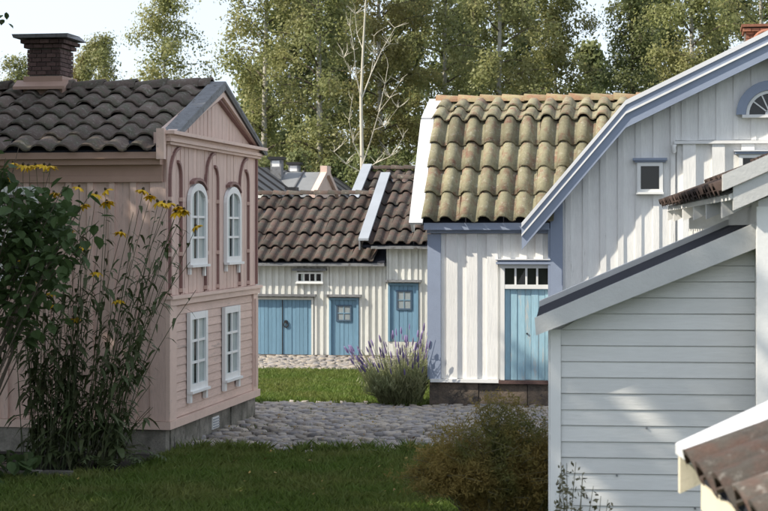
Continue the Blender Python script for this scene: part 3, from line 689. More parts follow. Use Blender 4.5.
# red chimney behind the ridge
c0 = atY(743, 40, 18.6) - Vector((WX, WY, 0)); c0.z -= 0
ch = MB().box(c0.x + .02, c0.x + .44, c0.y + .02, c0.y + .40, 3.1, c0.z + .14).build('chimney', MORTAR, white)
bricks(ch, c0.x + .03, c0.x + .43, c0.y, c0.y + .4, c0.z - .38, c0.z + .10, BRICK_R)
bricks(ch, c0.x, c0.x + .46, c0.y - .03, c0.y + .43, c0.z + .085, c0.z + .125, BRICK_R)
MB().box(c0.x - .015, c0.x + .475, c0.y - .045, c0.y + .445, c0.z + .128, c0.z + .155).build('chimney_cap', BRICK_R, ch)
MB().tube([(c0.x + .10 + .28 * (1 - math.cos(t)) * .5, c0.y - .06, c0.z - .06 + .14 * math.sin(t)) for t in [math.pi * i / 10 for i in range(11)]], .022, 8).build('clay_pipe', BRICK_R, ch, True)

# ================================================================== far barns
def barn(name, label, ox, oy, s0, s1, eave, ridge_y, ridge_z, g_rows, tile_me, w, g, over_l, over_r, m=FARW, ridge_me=None, boards=True, floor=0.0):
    b = thing(name, label, 'barn', (ox, oy, 0)); f = Face(0, 0, 'S'); dd = ridge_y
    pr = [(0.02, floor), (2 * dd - .14, floor), (2 * dd - .14, eave - .03), (dd, ridge_z - .12), (.02, eave - .03)]
    wl_ = MB().prism([(s0, y, z) for y, z in pr], [(s1, y, z) for y, z in pr]).build('wall', m, b)
    rp = [(-.15, eave), (dd, ridge_z - .05), (2 * dd + .15, eave)]
    rr = MB().prism([(s0 - over_l, y, z) for y, z in rp] + [(s0 - over_l, y, z - .035) for y, z in reversed(rp)], [(s1 + over_r, y, z) for y, z in rp] + [(s1 + over_r, y, z - .035) for y, z in reversed(rp)]).build('roof', FELT, b)
    e = Vector((0, -.18, eave + .005)); rg = Vector((0, dd, ridge_z - .035)); v = rg - e
    lay_tiles(rr, tile_me, (s0 - over_l, e.y, e.z), (1, 0, 0), v, int((s1 - s0 + over_l + over_r) / w), g_rows, w, v.length / g_rows, None, .034)
    if ridge_me: lay_ridge(rr, ridge_me, (s0 - over_l, dd, ridge_z + .01), (1, 0, 0), int((s1 - s0 + over_l + over_r) / .2), .2, .025)
    rect(MB(), f, s0 - over_l * .6, s1 + over_r * .6, eave - .05, eave - .01, .0, .17).build('eave_board', LEADG, b)
    return b, wl_, f
TF = pantile('roof_tile', .162, .40, .044, TILE_F); RF = ridgetile('ridge_tile', .215, .07, TILE_F)
BX, BY = -3.99, 23.644
low, wl1, f1 = barn('low_barn', 'low white board barn with blue doors and long brown tiled roof', BX, BY, -3.6, 0, 1.27, 1.55, 2.20, 5, TF, .162, .37, .1, .0, ridge_me=RF)
def X(w): return w - BX
gd0, gd1, sd0, sd1 = X(-6.03), X(-5.0), X(-4.73), X(-4.385)
for a, e, zt, zb in ((-3.6, gd0, 1.22, .03), (gd1 + .03, sd0 - .03, 1.22, .03), (sd1 + .03, 0.0, 1.22, .03), (gd0, gd1 + .03, 1.22, .80), (sd0 - .03, sd1 + .03, 1.22, .80)):
    vboards(wl1, f1, a, e, zb, zt, FARW, .088, .036, (.002, .014, .034), ph=.3)
def plank_door(parent, f, a, e, z0, z1, nm, m, label, pane=None, planks=.055, hood=True):
    mb = MB(); rect(mb, f, a - .028, a, z0, z1 + .03, .0, .045); rect(mb, f, e, e + .028, z0, z1 + .03, .0, .045); rect(mb, f, a, e, z1, z1 + .03, .0, .045)
    d_ = mb.build(nm, m if pane else FARW, parent); d_['label'] = label
    n = max(2, round((e - a) / planks)); w = (e - a) / n
    for i in range(n): rect(MB(), f, a + i * w + .0015, a + (i + 1) * w - .0015, z0 + jit(.003), z1, .002, .022 + jit(.003)).build('door_plank', m, d_)
    if hood:
        rect(MB(), f, a - .07, e + .07, z1 + .045, z1 + .075, .0, .10).build('door_hood', LEADG, d_)
    if pane:
        p0, p1, q0, q1 = pane; mb = MB()
        rect(mb, f, p0 - .02, p0, q0 - .02, q1 + .02, .022, .036); rect(mb, f, p1, p1 + .02, q0 - .02, q1 + .02, .022, .036); rect(mb, f, p0, p1, q0 - .02, q0, .022, .036); rect(mb, f, p0, p1, q1, q1 + .02, .022, .036); mb.build('light_frame', mat('dark_blue_frame', (.06, .10, .15), .5), d_)
        rect(MB(), f, p0, p1, q0, q1, .0222, .0265).build('lace_curtain', mat('grey_curtain', (.45, .46, .48), .9, .3, (1, 1, .2), 40), d_)
        rect(MB(), f, p0, p1, (q0 + q1) / 2 - .005, (q0 + q1) / 2 + .005, .027, .034).build('sash_bar', FDOOR, d_)
        rect(MB(), f, (p0 + p1) / 2 - .004, (p0 + p1) / 2 + .004, q0, q1, .027, .033).build('sash_bar', FDOOR, d_)
        mb = MB(); mb.v = [f.p(p0, q0, .030), f.p(p1, q0, .030), f.p(p1, q1, .030), f.p(p0, q1, .030)]; mb.f = [(0, 1, 2, 3)]; mb.build('pane', GLASS, d_)
    return d_
gd = plank_door(low, f1, gd0, gd1, .03, .765, 'double_door', FDOOR, 'wide blue double plank doors with iron ring')
mid = X(-5.40); rect(MB(), f1, mid - .006, mid + .006, .03, .765, .018, .030).build('door_joint', IRON, gd)
MB().tube([f1.p(mid + .05 + .03 * math.cos(t), .43 + .035 * math.sin(t), .035) for t in [2 * math.pi * i / 12 for i in range(13)]], .008, 6).build('ring_handle', IRON, gd)
MB().tube([f1.p(mid + .05, .47, .02), f1.p(mid + .05, .47, .045)], .022, 8).build('handle_plate', IRON, gd)
plank_door(low, f1, sd0, sd1, .03, .765, 'door', FDOOR, 'narrow blue plank door with small curtained light', (sd0 + .085, sd1 - .09, .50, .68))
t0, t1 = X(-5.20), X(-4.84)
window(low, f1, t0, t1, .995, 1.135, 4, 1, .034, .022, .016, False)
rect(MB(), f1, t0 - .05, t1 + .05, 1.155, 1.185, .0, .11).build('window_hood', LEADG, low)
rect(MB(), f1, -3.6, .02, -.03, .028, -.05, .12).build('sill_stone', PLINTH_D, low)
high, wl2, f2 = barn('high_barn', 'taller white board barn with grey verge plank and small blue door', BX, BY - .03, 0.01, 2.6, 1.50, 1.56, 2.42, 5, TF, .162, .37, .30, .1, ridge_me=RF)
ud0, ud1 = X(-3.925), X(-3.575)
for a, e, zb in ((.01, ud0 - .03, .03), (ud1 + .03, 2.6, .03), (ud0 - .03, ud1 + .03, 1.0)): vboards(wl2, f2, a, e, zb, 1.455, FARW, .088, .036, (.002, .014, .034), ph=.3)
plank_door(high, f2, ud0, ud1, .22, .965, 'door', FDOOR, 'raised blue plank door with a curtained light', (ud0 + .10, ud1 - .08, .66, .88))
rect(MB(), f2, ud0 - .03, ud1 + .03, .03, .215, .0, .03).build('panel', FARW, high)
rect(MB(), f2, .0, 2.6, -.03, .028, -.05, .12).build('sill_stone', PLINTH_D, high)
for a, c in (((-.20, 1.53), (1.56, 2.46)), ((3.32, 1.53), (1.56, 2.46))):
    q = [(-.335, a[0], a[1] + .03), (-.20, a[0], a[1] + .03), (-.20, c[0], c[1] + .03), (-.335, c[0], c[1] + .03)]
    MB().hexa(q + [(x, y, z + .03) for x, y, z in q]).build('verge_plank', ZINC, high)
    q = [(-.33, a[0], a[1] - .09), (-.31, a[0], a[1] - .09), (-.31, c[0], c[1] - .09), (-.33, c[0], c[1] - .09)]
    MB().hexa(q + [(x, y, z + .115) for x, y, z in q]).build('verge_board', LEADG, high)
MB().prism([(-.29, .02, 1.25), (-.29, 3.0, 1.25), (-.29, 1.56, 2.3)], [(0.0, .02, 1.25), (0.0, 3.0, 1.25), (0.0, 1.56, 2.3)]).build('side_panel', FARW, high)
p3 = atY(358, 196, 27.3)
back, wl3, f3 = barn('back_barn', 'tiled barn roof rising behind the taller barn with pale verge plank', p3.x + .1, 26.6, 0, 2.6, 1.85, 1.55, 2.66, 5, TF, .162, .37, .12, .1, ridge_me=RF)
for a, c in (((-.20, 1.87), (1.55, 2.68)),):
    q = [(-.18, a[0], a[1] + .04), (-.03, a[0], a[1] + .04), (-.03, c[0], c[1] + .04), (-.18, c[0], c[1] + .04)]
    MB().hexa(q + [(x, y, z + .03) for x, y, z in q]).build('verge_plank', ZINC, back)
# metal roofed houses behind
def seam_roof(parent, o, u, v, lu, lv, m, n, ms):
    o, u, v = Vector(o), Vector(u).normalized(), Vector(v).normalized(); nn = u.cross(v)
    q = [o, o + u * lu, o + u * lu + v * lv, o + v * lv]
    r = MB().hexa([p - nn * .03 for p in q] + q).build('roof', m, parent)
    for i in range(n + 1):
        a = o + u * (lu * i / n); k = u * .012
        MB().hexa([a - k, a + k, a + k + v * lv, a - k + v * lv] + [p + nn * .03 for p in (a - k, a + k, a + k + v * lv, a - k + v * lv)]).build('standing_seam', ms, r)
    return r
a1 = atY(252, 183, 29); a2 = atY(270, 196, 29); rk = (a1.z - a2.z) / (a2.x - a1.x); rz = 2.84; rx = a1.x - (rz - a1.z) / rk
mh = thing('metal_roofed_house', 'house with dark seamed metal roof and two small chimneys behind the barns', 'house', (rx, 29, 0))
hw = 1.9; ez = rz - hw * rk
MB().prism([(-hw, .1, 0), (hw, .1, 0), (hw, .1, ez), (0, .1, rz - .05), (-hw, .1, ez)], [(-hw, 9.5, 0), (hw, 9.5, 0), (hw, 9.5, ez), (0, 9.5, rz - .05), (-hw, 9.5, ez)]).build('wall', WHITE, mh)
seam_roof(mh, (hw + .1, 0, ez - .1 * rk), (0, 1, 0), (-hw - .1, 0, rz - ez + .1 * rk), 9.6, math.hypot(hw + .1, rz - ez + .1 * rk), METALR, 12, IRON)
seam_roof(mh, (-hw - .1, 9.6, ez - .1 * rk), (0, -1, 0), (hw + .1, 0, rz - ez + .1 * rk), 9.6, math.hypot(hw + .1, rz - ez + .1 * rk), METALR, 12, IRON)
for px, yy in ((277, 32.0), (294.5, 34.6)):
    q = atY(px, 163, yy) - Vector((rx, 29, 0)); c_ = MB().box(q.x - .1, q.x + .1, q.y - .1, q.y + .1, 2.5, 2.98).build('chimney', LEADG, mh)
    MB().box(q.x - .14, q.x + .14, q.y - .14, q.y + .14, 2.982, 3.03).build('chimney_cap', IRON, c_)
    MB().box(q.x - .07, q.x + .07, q.y - .101, q.y - .098, 2.85, 2.96).build('flue_opening', WHITE_T, c_)
g0 = atY(313, 195, 31.2)
gh = thing('pale_gabled_house', 'small pale pink gabled house with light metal roof behind the barns', 'house', (g0.x, 31.2, 0))
gz, ga = 2.28, 2.72
gwl = MB().prism([(-2.6, 0, 0), (-2.6, 2.2, 0), (-2.6, 2.2, gz), (-2.6, 1.1, ga), (-2.6, 0, gz)], [(0, 0, 0), (0, 2.2, 0), (0, 2.2, gz), (0, 1.1, ga), (0, 0, gz)]).build('wall', TRIMP, gh)
seam_roof(gh, (-2.6, -.1, gz - .0), (1, 0, 0), (0, 1.2, ga - gz + .04), 2.56, math.hypot(1.2, ga - gz + .04), METALL, 7, METALR)
for y0, z0, y1, z1 in ((-.12, gz - .05, 1.1, ga + .02), (2.32, gz - .05, 1.1, ga + .02)):
    MB().hexa([(-.05, y0, z0), (.06, y0, z0), (.06, y1, z1), (-.05, y1, z1), (-.05, y0, z0 + .09), (.06, y0, z0 + .09), (.06, y1, z1 + .09), (-.05, y1, z1 + .09)]).build('gable_coping', TRIMP, gh)
MB().box(-.06, .065, .92, 1.28, ga - .02, ga + .15).build('gable_block', TRIMP, gh)
MB().box(-.5, -.3, -.05, .2, gz, gz + .18).build('chimney', IRON, gh)

# ================================================================== right-hand sheds
RR = R(4.05); RM = Matrix.Rotation(RR, 4, 'Z')
def rloc(x, y): return RM @ Vector((x, y, 0))
LX, LY = -.033, 8.0
lean = thing('lean_to_shed', 'grey-white clapboard lean-to shed with slanting barge board and dark felt roof', 'shed', rloc(LX, LY), RR)
FL = Face(0, 0, 'S'); W = .902; SLP = .428
ztop = lambda s: 1.262 + s * SLP
wl_ = MB().prism([(0.002, 0.002, 0), (W, 0.002, 0), (W, 0.002, ztop(W)), (.002, .002, ztop(0))], [(0.002, 1.2, 0), (W, 1.2, 0), (W, 1.2, ztop(W)), (.002, 1.2, ztop(0))]).build('wall', WHITE_H, lean)
clapboards(wl_, FL, .036, W - .002, .06, 1.64, .0705, WHITE_H, cut=lambda z: (max(.036, (z - 1.265) / SLP), W - .002))
rect(MB(), FL, -.012, .035, .02, ztop(0), .0, .026).build('corner_board', WHITE_T, lean)
MB().box(-.02, -.013, -.02, .05, .02, ztop(0)).build('corner_board', WHITE_T, lean)
for i in range(18): MB().hexa([(.0, .052, .06 + i * .0705), (.0, 1.19, .06 + i * .0705), (-.017, 1.19, .06 + i * .0705), (-.017, .052, .06 + i * .0705)] + [(.0, .052, .129 + i * .0705), (.0, 1.19, .129 + i * .0705), (-.005, 1.19, .129 + i * .0705), (-.005, .052, .129 + i * .0705)]).build('clapboard', WHITE_H, wl_)
YB = 7.87
lt, lb = atY(534.5, 318, YB, 4.05), atY(536, 335.5, YB, 4.05); rt, rb = atY(758.5, 221.4, YB, 4.05), atY(758.5, 247.4, YB, 4.05)
o_ = Vector((LX, LY, 0))
q = [lb - o_, rb - o_, rt - o_, lt - o_]
MB().hexa(q + [p + Vector((0, .024, 0)) for p in q]).build('barge_board', GREYW, lean)
zr = lambda x: (lt.z - .012) + (x - (lt.x - LX)) * (rt.z - lt.z) / (rt.x - lt.x)
x0, x1 = lt.x - LX + .005, W - .004
rf_ = MB().hexa([(x0, -.105, zr(x0) - .03), (x1, -.105, zr(x1) - .03), (x1, 1.27, zr(x1) - .03), (x0, 1.27, zr(x0) - .03), (x0, -.105, zr(x0)), (x1, -.105, zr(x1)), (x1, 1.27, zr(x1)), (x0, 1.27, zr(x0))]).build('roof', FELT, lean)
MB().hexa([(x0, 1.21, zr(x0) + .001), (x1, 1.21, zr(x1) + .001), (x1, 1.31, zr(x1) + .001), (x0, 1.31, zr(x0) + .001), (x0, 1.21, zr(x0) + .03), (x1, 1.21, zr(x1) + .03), (x1, 1.31, zr(x1) + .03), (x0, 1.31, zr(x0) + .03)]).build('rear_verge_board', GREYW, lean)
for (a, z) in ((.28, .62), (.15, .52), (.62, .48), (.41, .83), (.7, .69), (.24, .38)): MB().tube([FL.p(a, z, .01), FL.p(a, z, .019)], .005, 6).build('knot', LEADG, wl_)

hs = thing('tiled_shed', 'white shed with dark tiled eave, rafter tails and grey barge above the lean-to', 'shed', rloc(.845, 7.84), RR)
HX, HY = .845, 7.84; ln = 4.2; SP = .44
ez0 = 1.775
hw_ = MB().prism([(0, 0, 0), (2.6, 0, 0), (2.6, 0, ez0 + .05), (1.3, 0, ez0 + 1.3 * SP), (0, 0, ez0 + .05)], [(0, ln, 0), (2.6, ln, 0), (2.6, ln, ez0 + .05), (1.3, ln, ez0 + 1.3 * SP), (0, ln, ez0 + .05)]).build('wall', WHITE_H, hs)
rect(MB(), Face(0, 0, 'S'), -.01, .10, .0, 1.80, .0, .03).build('corner_board', WHITE_T, hs)
clapboards(hw_, Face(0, 0, 'S'), .102, 2.5, .06, 1.8, .0705, WHITE_H)
ex_ = .683 - HX                            # eave line
zx = lambda x: 1.868 + (x - ex_) * SP
roof = MB().hexa([(ex_ + .03, -.09, zx(ex_ + .03) - .055), (1.3, -.09, zx(1.3) - .055), (1.3, ln + .1, zx(1.3) - .055), (ex_ + .03, ln + .1, zx(ex_ + .03) - .055)] + [(ex_ + .03, -.09, zx(ex_ + .03) - .03), (1.3, -.09, zx(1.3) - .03), (1.3, ln + .1, zx(1.3) - .03), (ex_ + .03, ln + .1, zx(ex_ + .03) - .03)]).build('roof', WHITE_T, hs)
MB().hexa([(1.3, -.09, zx(1.3) - .055), (2.8, -.09, zx(1.3) - .055 - 1.5 * SP), (2.8, ln + .1, zx(1.3) - .055 - 1.5 * SP), (1.3, ln + .1, zx(1.3) - .055)] + [(1.3, -.09, zx(1.3) - .03), (2.8, -.09, zx(1.3) - .03 - 1.5 * SP), (2.8, ln + .1, zx(1.3) - .03 - 1.5 * SP), (1.3, ln + .1, zx(1.3) - .03)]).build('roof_deck', FELT, hs)
TNm = pantile('roof_tile', .19, .36, .066, TILE_N)
lay_tiles(roof, pantile('roof_tile', .19, .36, .05, mat('blackish_brown_tile', (.05, .035, .03), .9, .4, None, 20, .3, None, 0, 5, .6, 45, .2)), (ex_ - .01, ln + .08, zx(ex_) - .03), (0, -1, 0), (1, 0, SP), 23, 5, .19, .33, lambda p: p.y > -.07, .03)
for k in range(5): y = .3 + k * .86; MB().hexa([(ex_ + .035, y, zx(ex_) - .115), (.0, y, zx(0) - .13), (.0, y + .06, zx(0) - .13), (ex_ + .035, y + .06, zx(ex_) - .115), (ex_ + .035, y, zx(ex_ + .035) - .056), (.0, y, zx(0) - .056), (.0, y + .06, zx(0) - .056), (ex_ + .035, y + .06, zx(ex_ + .035) - .056)]).build('rafter_tail', WHITE_T, hs)
for z0, z1, d0, d1, m_ in ((-.105, -.005, .09, .112, GREYW), (-.003, .066, .09, .126, GREYW)):
    a, b2 = ex_ + (.045 if z0 < -.05 else .0), 1.3
    for q in ([(a, z0), (b2, z0), (b2, z1), (a, z1)],):
        MB().hexa([(x, -d0, zx(x) + z) for x, z in q] + [(x, -d1, zx(x) + z) for x, z in q]).build('barge_board', m_, hs)
        MB().hexa([(2.6 - x, -d0, zx(x) + z) for x, z in q] + [(2.6 - x, -d1, zx(x) + z) for x, z in q]).build('barge_board', m_, hs)
MB().hexa([(x, ln + .10, zx(x) + z) for x, z in ((ex_ + .03, -.12), (.1, -.12), (.1, -.02), (ex_ + .03, -.02))] + [(x, ln + .125, zx(x) + z) for x, z in ((ex_ + .03, -.12), (.1, -.12), (.1, -.02), (ex_ + .03, -.02))]).build('rear_barge_board', WHITE_T, hs)

NR = YAW + R(.77); NM = Matrix.Rotation(NR, 4, 'Z')
nr = thing('cream_shed', 'low cream shed corner with red-brown tiles and white verge cap', 'shed', NM @ Vector((.866, 4.3, 0)), NR)
EX, EZ, NS = -.045, 1.10, .455
MB().prism([(0, -.02, 0), (0, -.02, 1.06), (1.1, -.02, 1.06 + 1.1 * NS), (2.2, -.02, 1.06), (2.2, -.02, 0)], [(0, -1.9, 0), (0, -1.9, 1.06), (1.1, -1.9, 1.06 + 1.1 * NS), (2.2, -1.9, 1.06), (2.2, -1.9, 0)]).build('wall', CREAM, nr)
roof = MB().hexa([(EX + .02, .14, EZ - .02), (1.1, .14, EZ - .02 + (1.1 - EX) * NS), (1.1, -1.95, EZ - .02 + (1.1 - EX) * NS), (EX + .02, -1.95, EZ - .02)] + [(EX + .02, .14, EZ), (1.1, .14, EZ + (1.1 - EX) * NS), (1.1, -1.95, EZ + (1.1 - EX) * NS), (EX + .02, -1.95, EZ)]).build('roof', FELT, nr)
MB().hexa([(1.1, .14, EZ - .02 + (1.1 - EX) * NS), (2.25, .14, EZ - .04), (2.25, -1.95, EZ - .04), (1.1, -1.95, EZ - .02 + (1.1 - EX) * NS)] + [(1.1, .14, EZ + (1.1 - EX) * NS), (2.25, .14, EZ - .02), (2.25, -1.95, EZ - .02), (1.1, -1.95, EZ + (1.1 - EX) * NS)]).build('roof_deck', FELT, nr)
lay_tiles(roof, TNm, (EX - .03, -.005, EZ + .0), (0, -1, 0), (1, 0, NS), 10, 4, .19, .33, None, .02)
for a, e, z0, z1, y0, y1, m_, nm in ((EX - .03, 1.1, .04, .066, -.01, .20, WHITE_M, 'verge_cap'), (EX - .025, 1.1, -.055, .038, .165, .188, CREAM, 'barge_board')):
    MB().hexa([(a, y0, EZ + z0), (e, y0, EZ + z0 + (e - a) * NS), (e, y1, EZ + z0 + (e - a) * NS), (a, y1, EZ + z0), (a, y0, EZ + z1), (e, y0, EZ + z1 + (e - a) * NS), (e, y1, EZ + z1 + (e - a) * NS), (a, y1, EZ + z1)]).build(nm, m_, nr)
MB().box(EX + .015, EX + .035, -1.9, .10, EZ - .085, EZ - .022).build('fascia_board', CREAM, nr)
MB().box(EX + .036, .03, .04, .075, EZ - .10, EZ - .021).build('rafter_end', CREAM, nr)

# ================================================================== plants
def quads_from(C, size, elong=1.5, nrm=None, flat=0.0):
    """one rhombic leaf per centre C, randomly turned; flat>0 turns leaves towards the ground plane"""
    k = len(C); a = rng.normal(0, 1, (k, 3)); a /= np.linalg.norm(a, axis=1)[:, None]
    b = rng.normal(0, 1, (k, 3)); b -= (b * a).sum(1)[:, None] * a; b /= np.linalg.norm(b, axis=1)[:, None]
    s = size * rng.uniform(.6, 1.3, k)[:, None]
    V = np.stack([C - a * s * elong * .5, C + b * s * .42, C + a * s * elong * .5, C - b * s * .42], 1).reshape(-1, 3)
    return V, (np.arange(k) * 4)[:, None] + np.arange(4)[None]

def leaves_clumped(C, N, size, elong=1.45, rough=.75):
    """leaf quads whose faces look outwards from the spray they hang on"""
    k = len(C); n = N + rng.normal(0, rough, (k, 3)); n /= np.linalg.norm(n, axis=1)[:, None] + 1e-9
    a = rng.normal(0, 1, (k, 3)); a -= (a * n).sum(1)[:, None] * n; a /= np.linalg.norm(a, axis=1)[:, None] + 1e-9
    b = np.cross(n, a); s = size * rng.uniform(.55, 1.35, k)[:, None]
    V = np.stack([C - a * s * elong * .5, C + b * s * .42, C + a * s * elong * .5, C - b * s * .42], 1).reshape(-1, 3)
    return V, (np.arange(k) * 4)[:, None] + np.arange(4)[None]

def limb_path(p, az, reach, up, droop, n=6):
    return [p + Vector((math.cos(az) * reach * u + jit(.03) * reach, math.sin(az) * reach * u + jit(.03) * reach, up * u - droop * u * u)) for u in [i / (n - 1) for i in range(n)]]

def make_tree(name, label, pos, H, W, leaf_m, bark_m, limbs=34, leaves=20000, leaf=.075, t0=.16, up=(.55, .95), droop=.35, twig=.40, seed=1, group=None, jitter=.10, trunk_r=.0085, cat='tree', low=1.0, shape=.45, twigs=8):
    random.seed(seed); t = thing(name, label, cat, pos, 0, group)
    n = 12; tr = [Vector((0, 0, -.1))]
    wx, wy = random.uniform(0, 6), random.uniform(0, 6)
    for i in range(1, n + 1): u = i / n; tr.append(Vector((.05 * W * math.sin(u * 5 + wx) * u, .05 * W * math.sin(u * 4 + wy) * u, H * u)))
    rads = [H * trunk_r * (1 - .92 * i / n) for i in range(n + 1)]
    trunk = MB().tube(tr, rads, 8).build('trunk', bark_m, t, True)
    lm = MB(); seg = []
    for i in range(limbs):
        u = t0 + (.97 - t0) * (i + random.random()) / limbs; k = u * n; a = tr[int(k)].lerp(tr[min(int(k) + 1, n)], k - int(k))
        x = (u - t0) / (1 - t0)
        prof = (min(1, (x / shape)) ** .55 * low + (1 - low) if x < shape else ((1 - x) / (1 - shape)) ** .62) * .94 + .06
        reach = W * prof * random.uniform(.62, 1.12); az = i * 2.4 + jit(.5)
        pth = limb_path(a, az, reach, reach * random.uniform(*up), reach * droop)
        r0 = max(.010, rads[int(k)] * .42); lm.tube(pth, [r0 * (1 - .8 * j / 5) for j in range(6)], 5)
        for j in range(twigs):
            q = random.uniform(.22, 1.0) * 4.99; b = pth[int(q)].lerp(pth[int(q) + 1], q - int(q))
            d = Vector((random.gauss(0, 1), random.gauss(0, 1), random.gauss(-.25, .6))).normalized() * twig * random.uniform(.5, 1.25) * (.5 + .5 * prof)
            seg.append((b, b + d * .6 + Vector((0, 0, .03)), b + d + Vector((0, 0, -twig * .45))))
            lm.tube([seg[-1][0], seg[-1][1], seg[-1][2]], [.007, .005, .003], 3)
    lm.build('limbs', BARK_D, trunk)
    S = np.array([[list(p) for p in s] for s in seg]); wts = rng.random(len(S)) ** 2.0 + .06; idx = rng.choice(len(S), leaves, p=wts / wts.sum())
    u = rng.random(leaves)[:, None] ** .8; A, B, C = S[idx, 0], S[idx, 1], S[idx, 2]
    off = rng.normal(0, jitter, (leaves, 3)) * np.array([1, 1, .9]); Q = (1 - u) ** 2 * A + 2 * u * (1 - u) * B + u * u * C; P = Q + off
    ax = Q * np.array([1, 1, 0]); ax /= np.linalg.norm(ax, axis=1)[:, None] + .2
    V, F = leaves_clumped(P, off / jitter * .55 + ax * .7 + np.array([0, 0, .45]), leaf); put('crown', npmesh('crown', V, F, leaf_m), t, kind='stuff')
    return t
def tree_at(name, label, px, Y, top_py, half_px, *a, **k):
    p = atY(px, top_py, Y); W = half_px * Y / FPX; return make_tree(name, label, (p.x, Y, 0), p.z, W, *a, **k)

BG = 'trees in the wood behind the barns'
K = dict(up=(.5, .95), droop=.45)
def bg(name, label, px, Y, top, half, lm, bk, limbs, leaves, seed, leaf=.058, shape=.36, t0=.10, twig=.42, **k):
    tree_at(name, label, px, Y, top, half, lm, bk, limbs, leaves, leaf, t0, k.get('up', (.5, .95)), k.get('droop', .45), twig, seed=seed, shape=shape, jitter=k.get('jitter', .15), twigs=k.get('twigs', 7), low=k.get('low', 1.0))
bg('birch_tree', 'slender loose birch standing alone behind the pink house roof', 166, 46, -30, 56, LEAF_A, BARK, 44, 22000, 3, twig=.38, up=(.45, .85), shape=.5)
bg('leafy_tree', 'rounded green tree showing low over the pink house ridge', 100, 62, 34, 42, LEAF_A, BARK_D, 40, 20000, 4, .075, .55, twig=.5)
bg('leafy_tree', 'small yellowish tree top between the chimney and the rounded green tree', 78, 66, 52, 30, LEAF_Y, BARK_D, 30, 13000, 41, .08, .55, twig=.5)
bg('leafy_tree', 'small distant tree top just beyond the dark brick chimney', 18, 60, 52, 32, LEAF_A, BARK_D, 34, 15000, 5, .075, .55, twig=.5)
bg('birch_tree', 'tall birch with pale trunk next to the pink gable', 264, 43, -190, 68, LEAF_A, BARK, 56, 32000, 6, shape=.40)
bg('birch_tree', 'tall dense birch with pale trunk behind the metal roofs', 320, 41, -210, 56, LEAF_A, BARK, 56, 32000, 7, shape=.42)
bg('birch_tree', 'yellowing birch directly behind the bare pale tree', 380, 45, -160, 54, LEAF_Y, BARK, 54, 32000, 8, shape=.45)
bg('birch_tree', 'loose birch over the left verge of the lichen-tiled wing', 446, 46, -150, 54, LEAF_A, BARK, 50, 25000, 9, shape=.42)
bg('birch_tree', 'broad light green birch over the middle of the lichen-tiled wing', 500, 43, -190, 58, LEAF_A, BARK, 56, 32000, 10, shape=.40)
bg('birch_tree', 'weeping birch over the right end of the lichen-tiled ridge', 556, 45, -75, 48, LEAF_A, BARK, 50, 27000, 12, shape=.42)
bg('leafy_tree', 'dark dense tree above the knee of the white gable roof', 634, 48, -60, 46, LEAF_B, BARK_D, 54, 30000, 13, .06, .42, droop=.3)
bg('birch_tree', 'light olive birch above the sloping white verge of the gable', 692, 43, -190, 60, LEAF_A, BARK, 56, 32000, 14, shape=.40)
bg('birch_tree', 'birch behind the red brick chimney of the white gable', 760, 45, -180, 60, LEAF_A, BARK, 54, 30000, 15, shape=.40)
FT = ['dark wood tree low behind the pink gable slope', 'dark wood tree behind the two tall birches over the metal roofs', 'dark wood tree between the metal roofs and the bare pale tree',
      'dark wood tree between the bare pale tree and the wing verge', 'dark wood tree rising behind the left part of the lichen-tiled ridge', 'dark wood tree rising behind the middle of the lichen-tiled ridge',
      'low dark wood tree under the sky gap where wing ridge meets gable', 'dark wood tree behind the knee of the gable roof', 'dark wood tree behind the upper gable slope', 'dark wood tree beyond the red brick chimney']
UB = ['low bush behind the far slope of the pink gable', 'low bush behind the first small chimney on the dark metal roof', 'low bush behind the second small chimney on the dark metal roof', 'low bush behind the pale pink gable top',
      'low bush at the foot of the bare pale tree towards the pale gable', 'low bush at the foot of the bare pale tree towards the wing', 'low bush behind the ridge of the back barn']
for i, (px, top, hw) in enumerate(((252, 60, 40), (300, -40, 60), (350, -20, 58), (408, -40, 58), (462, -40, 58), (525, -30, 58), (592, 38, 44), (660, -50, 58), (726, -60, 62), (790, -60, 62))):
    tree_at('forest_tree', FT[i], px, 53 + (i % 3) * 2, top, hw, LEAF_B, BARK_D, 42, 19000, .11, .06, (.35, .75), .3, .6, seed=50 + i, group=BG, shape=.3, low=.4)
for i, px in enumerate((236, 268, 300, 332, 364, 396, 428)):
    tree_at('understorey_bush', UB[i], px, 39 + (i % 2) * 1.5, 148 + (i * 7) % 14, 24, LEAF_B, BARK_D, 30, 9000, .06, .05, (.35, .75), .3, .35, seed=80 + i, group='bushes at the edge of the wood', shape=.3, low=.3, cat='bush')
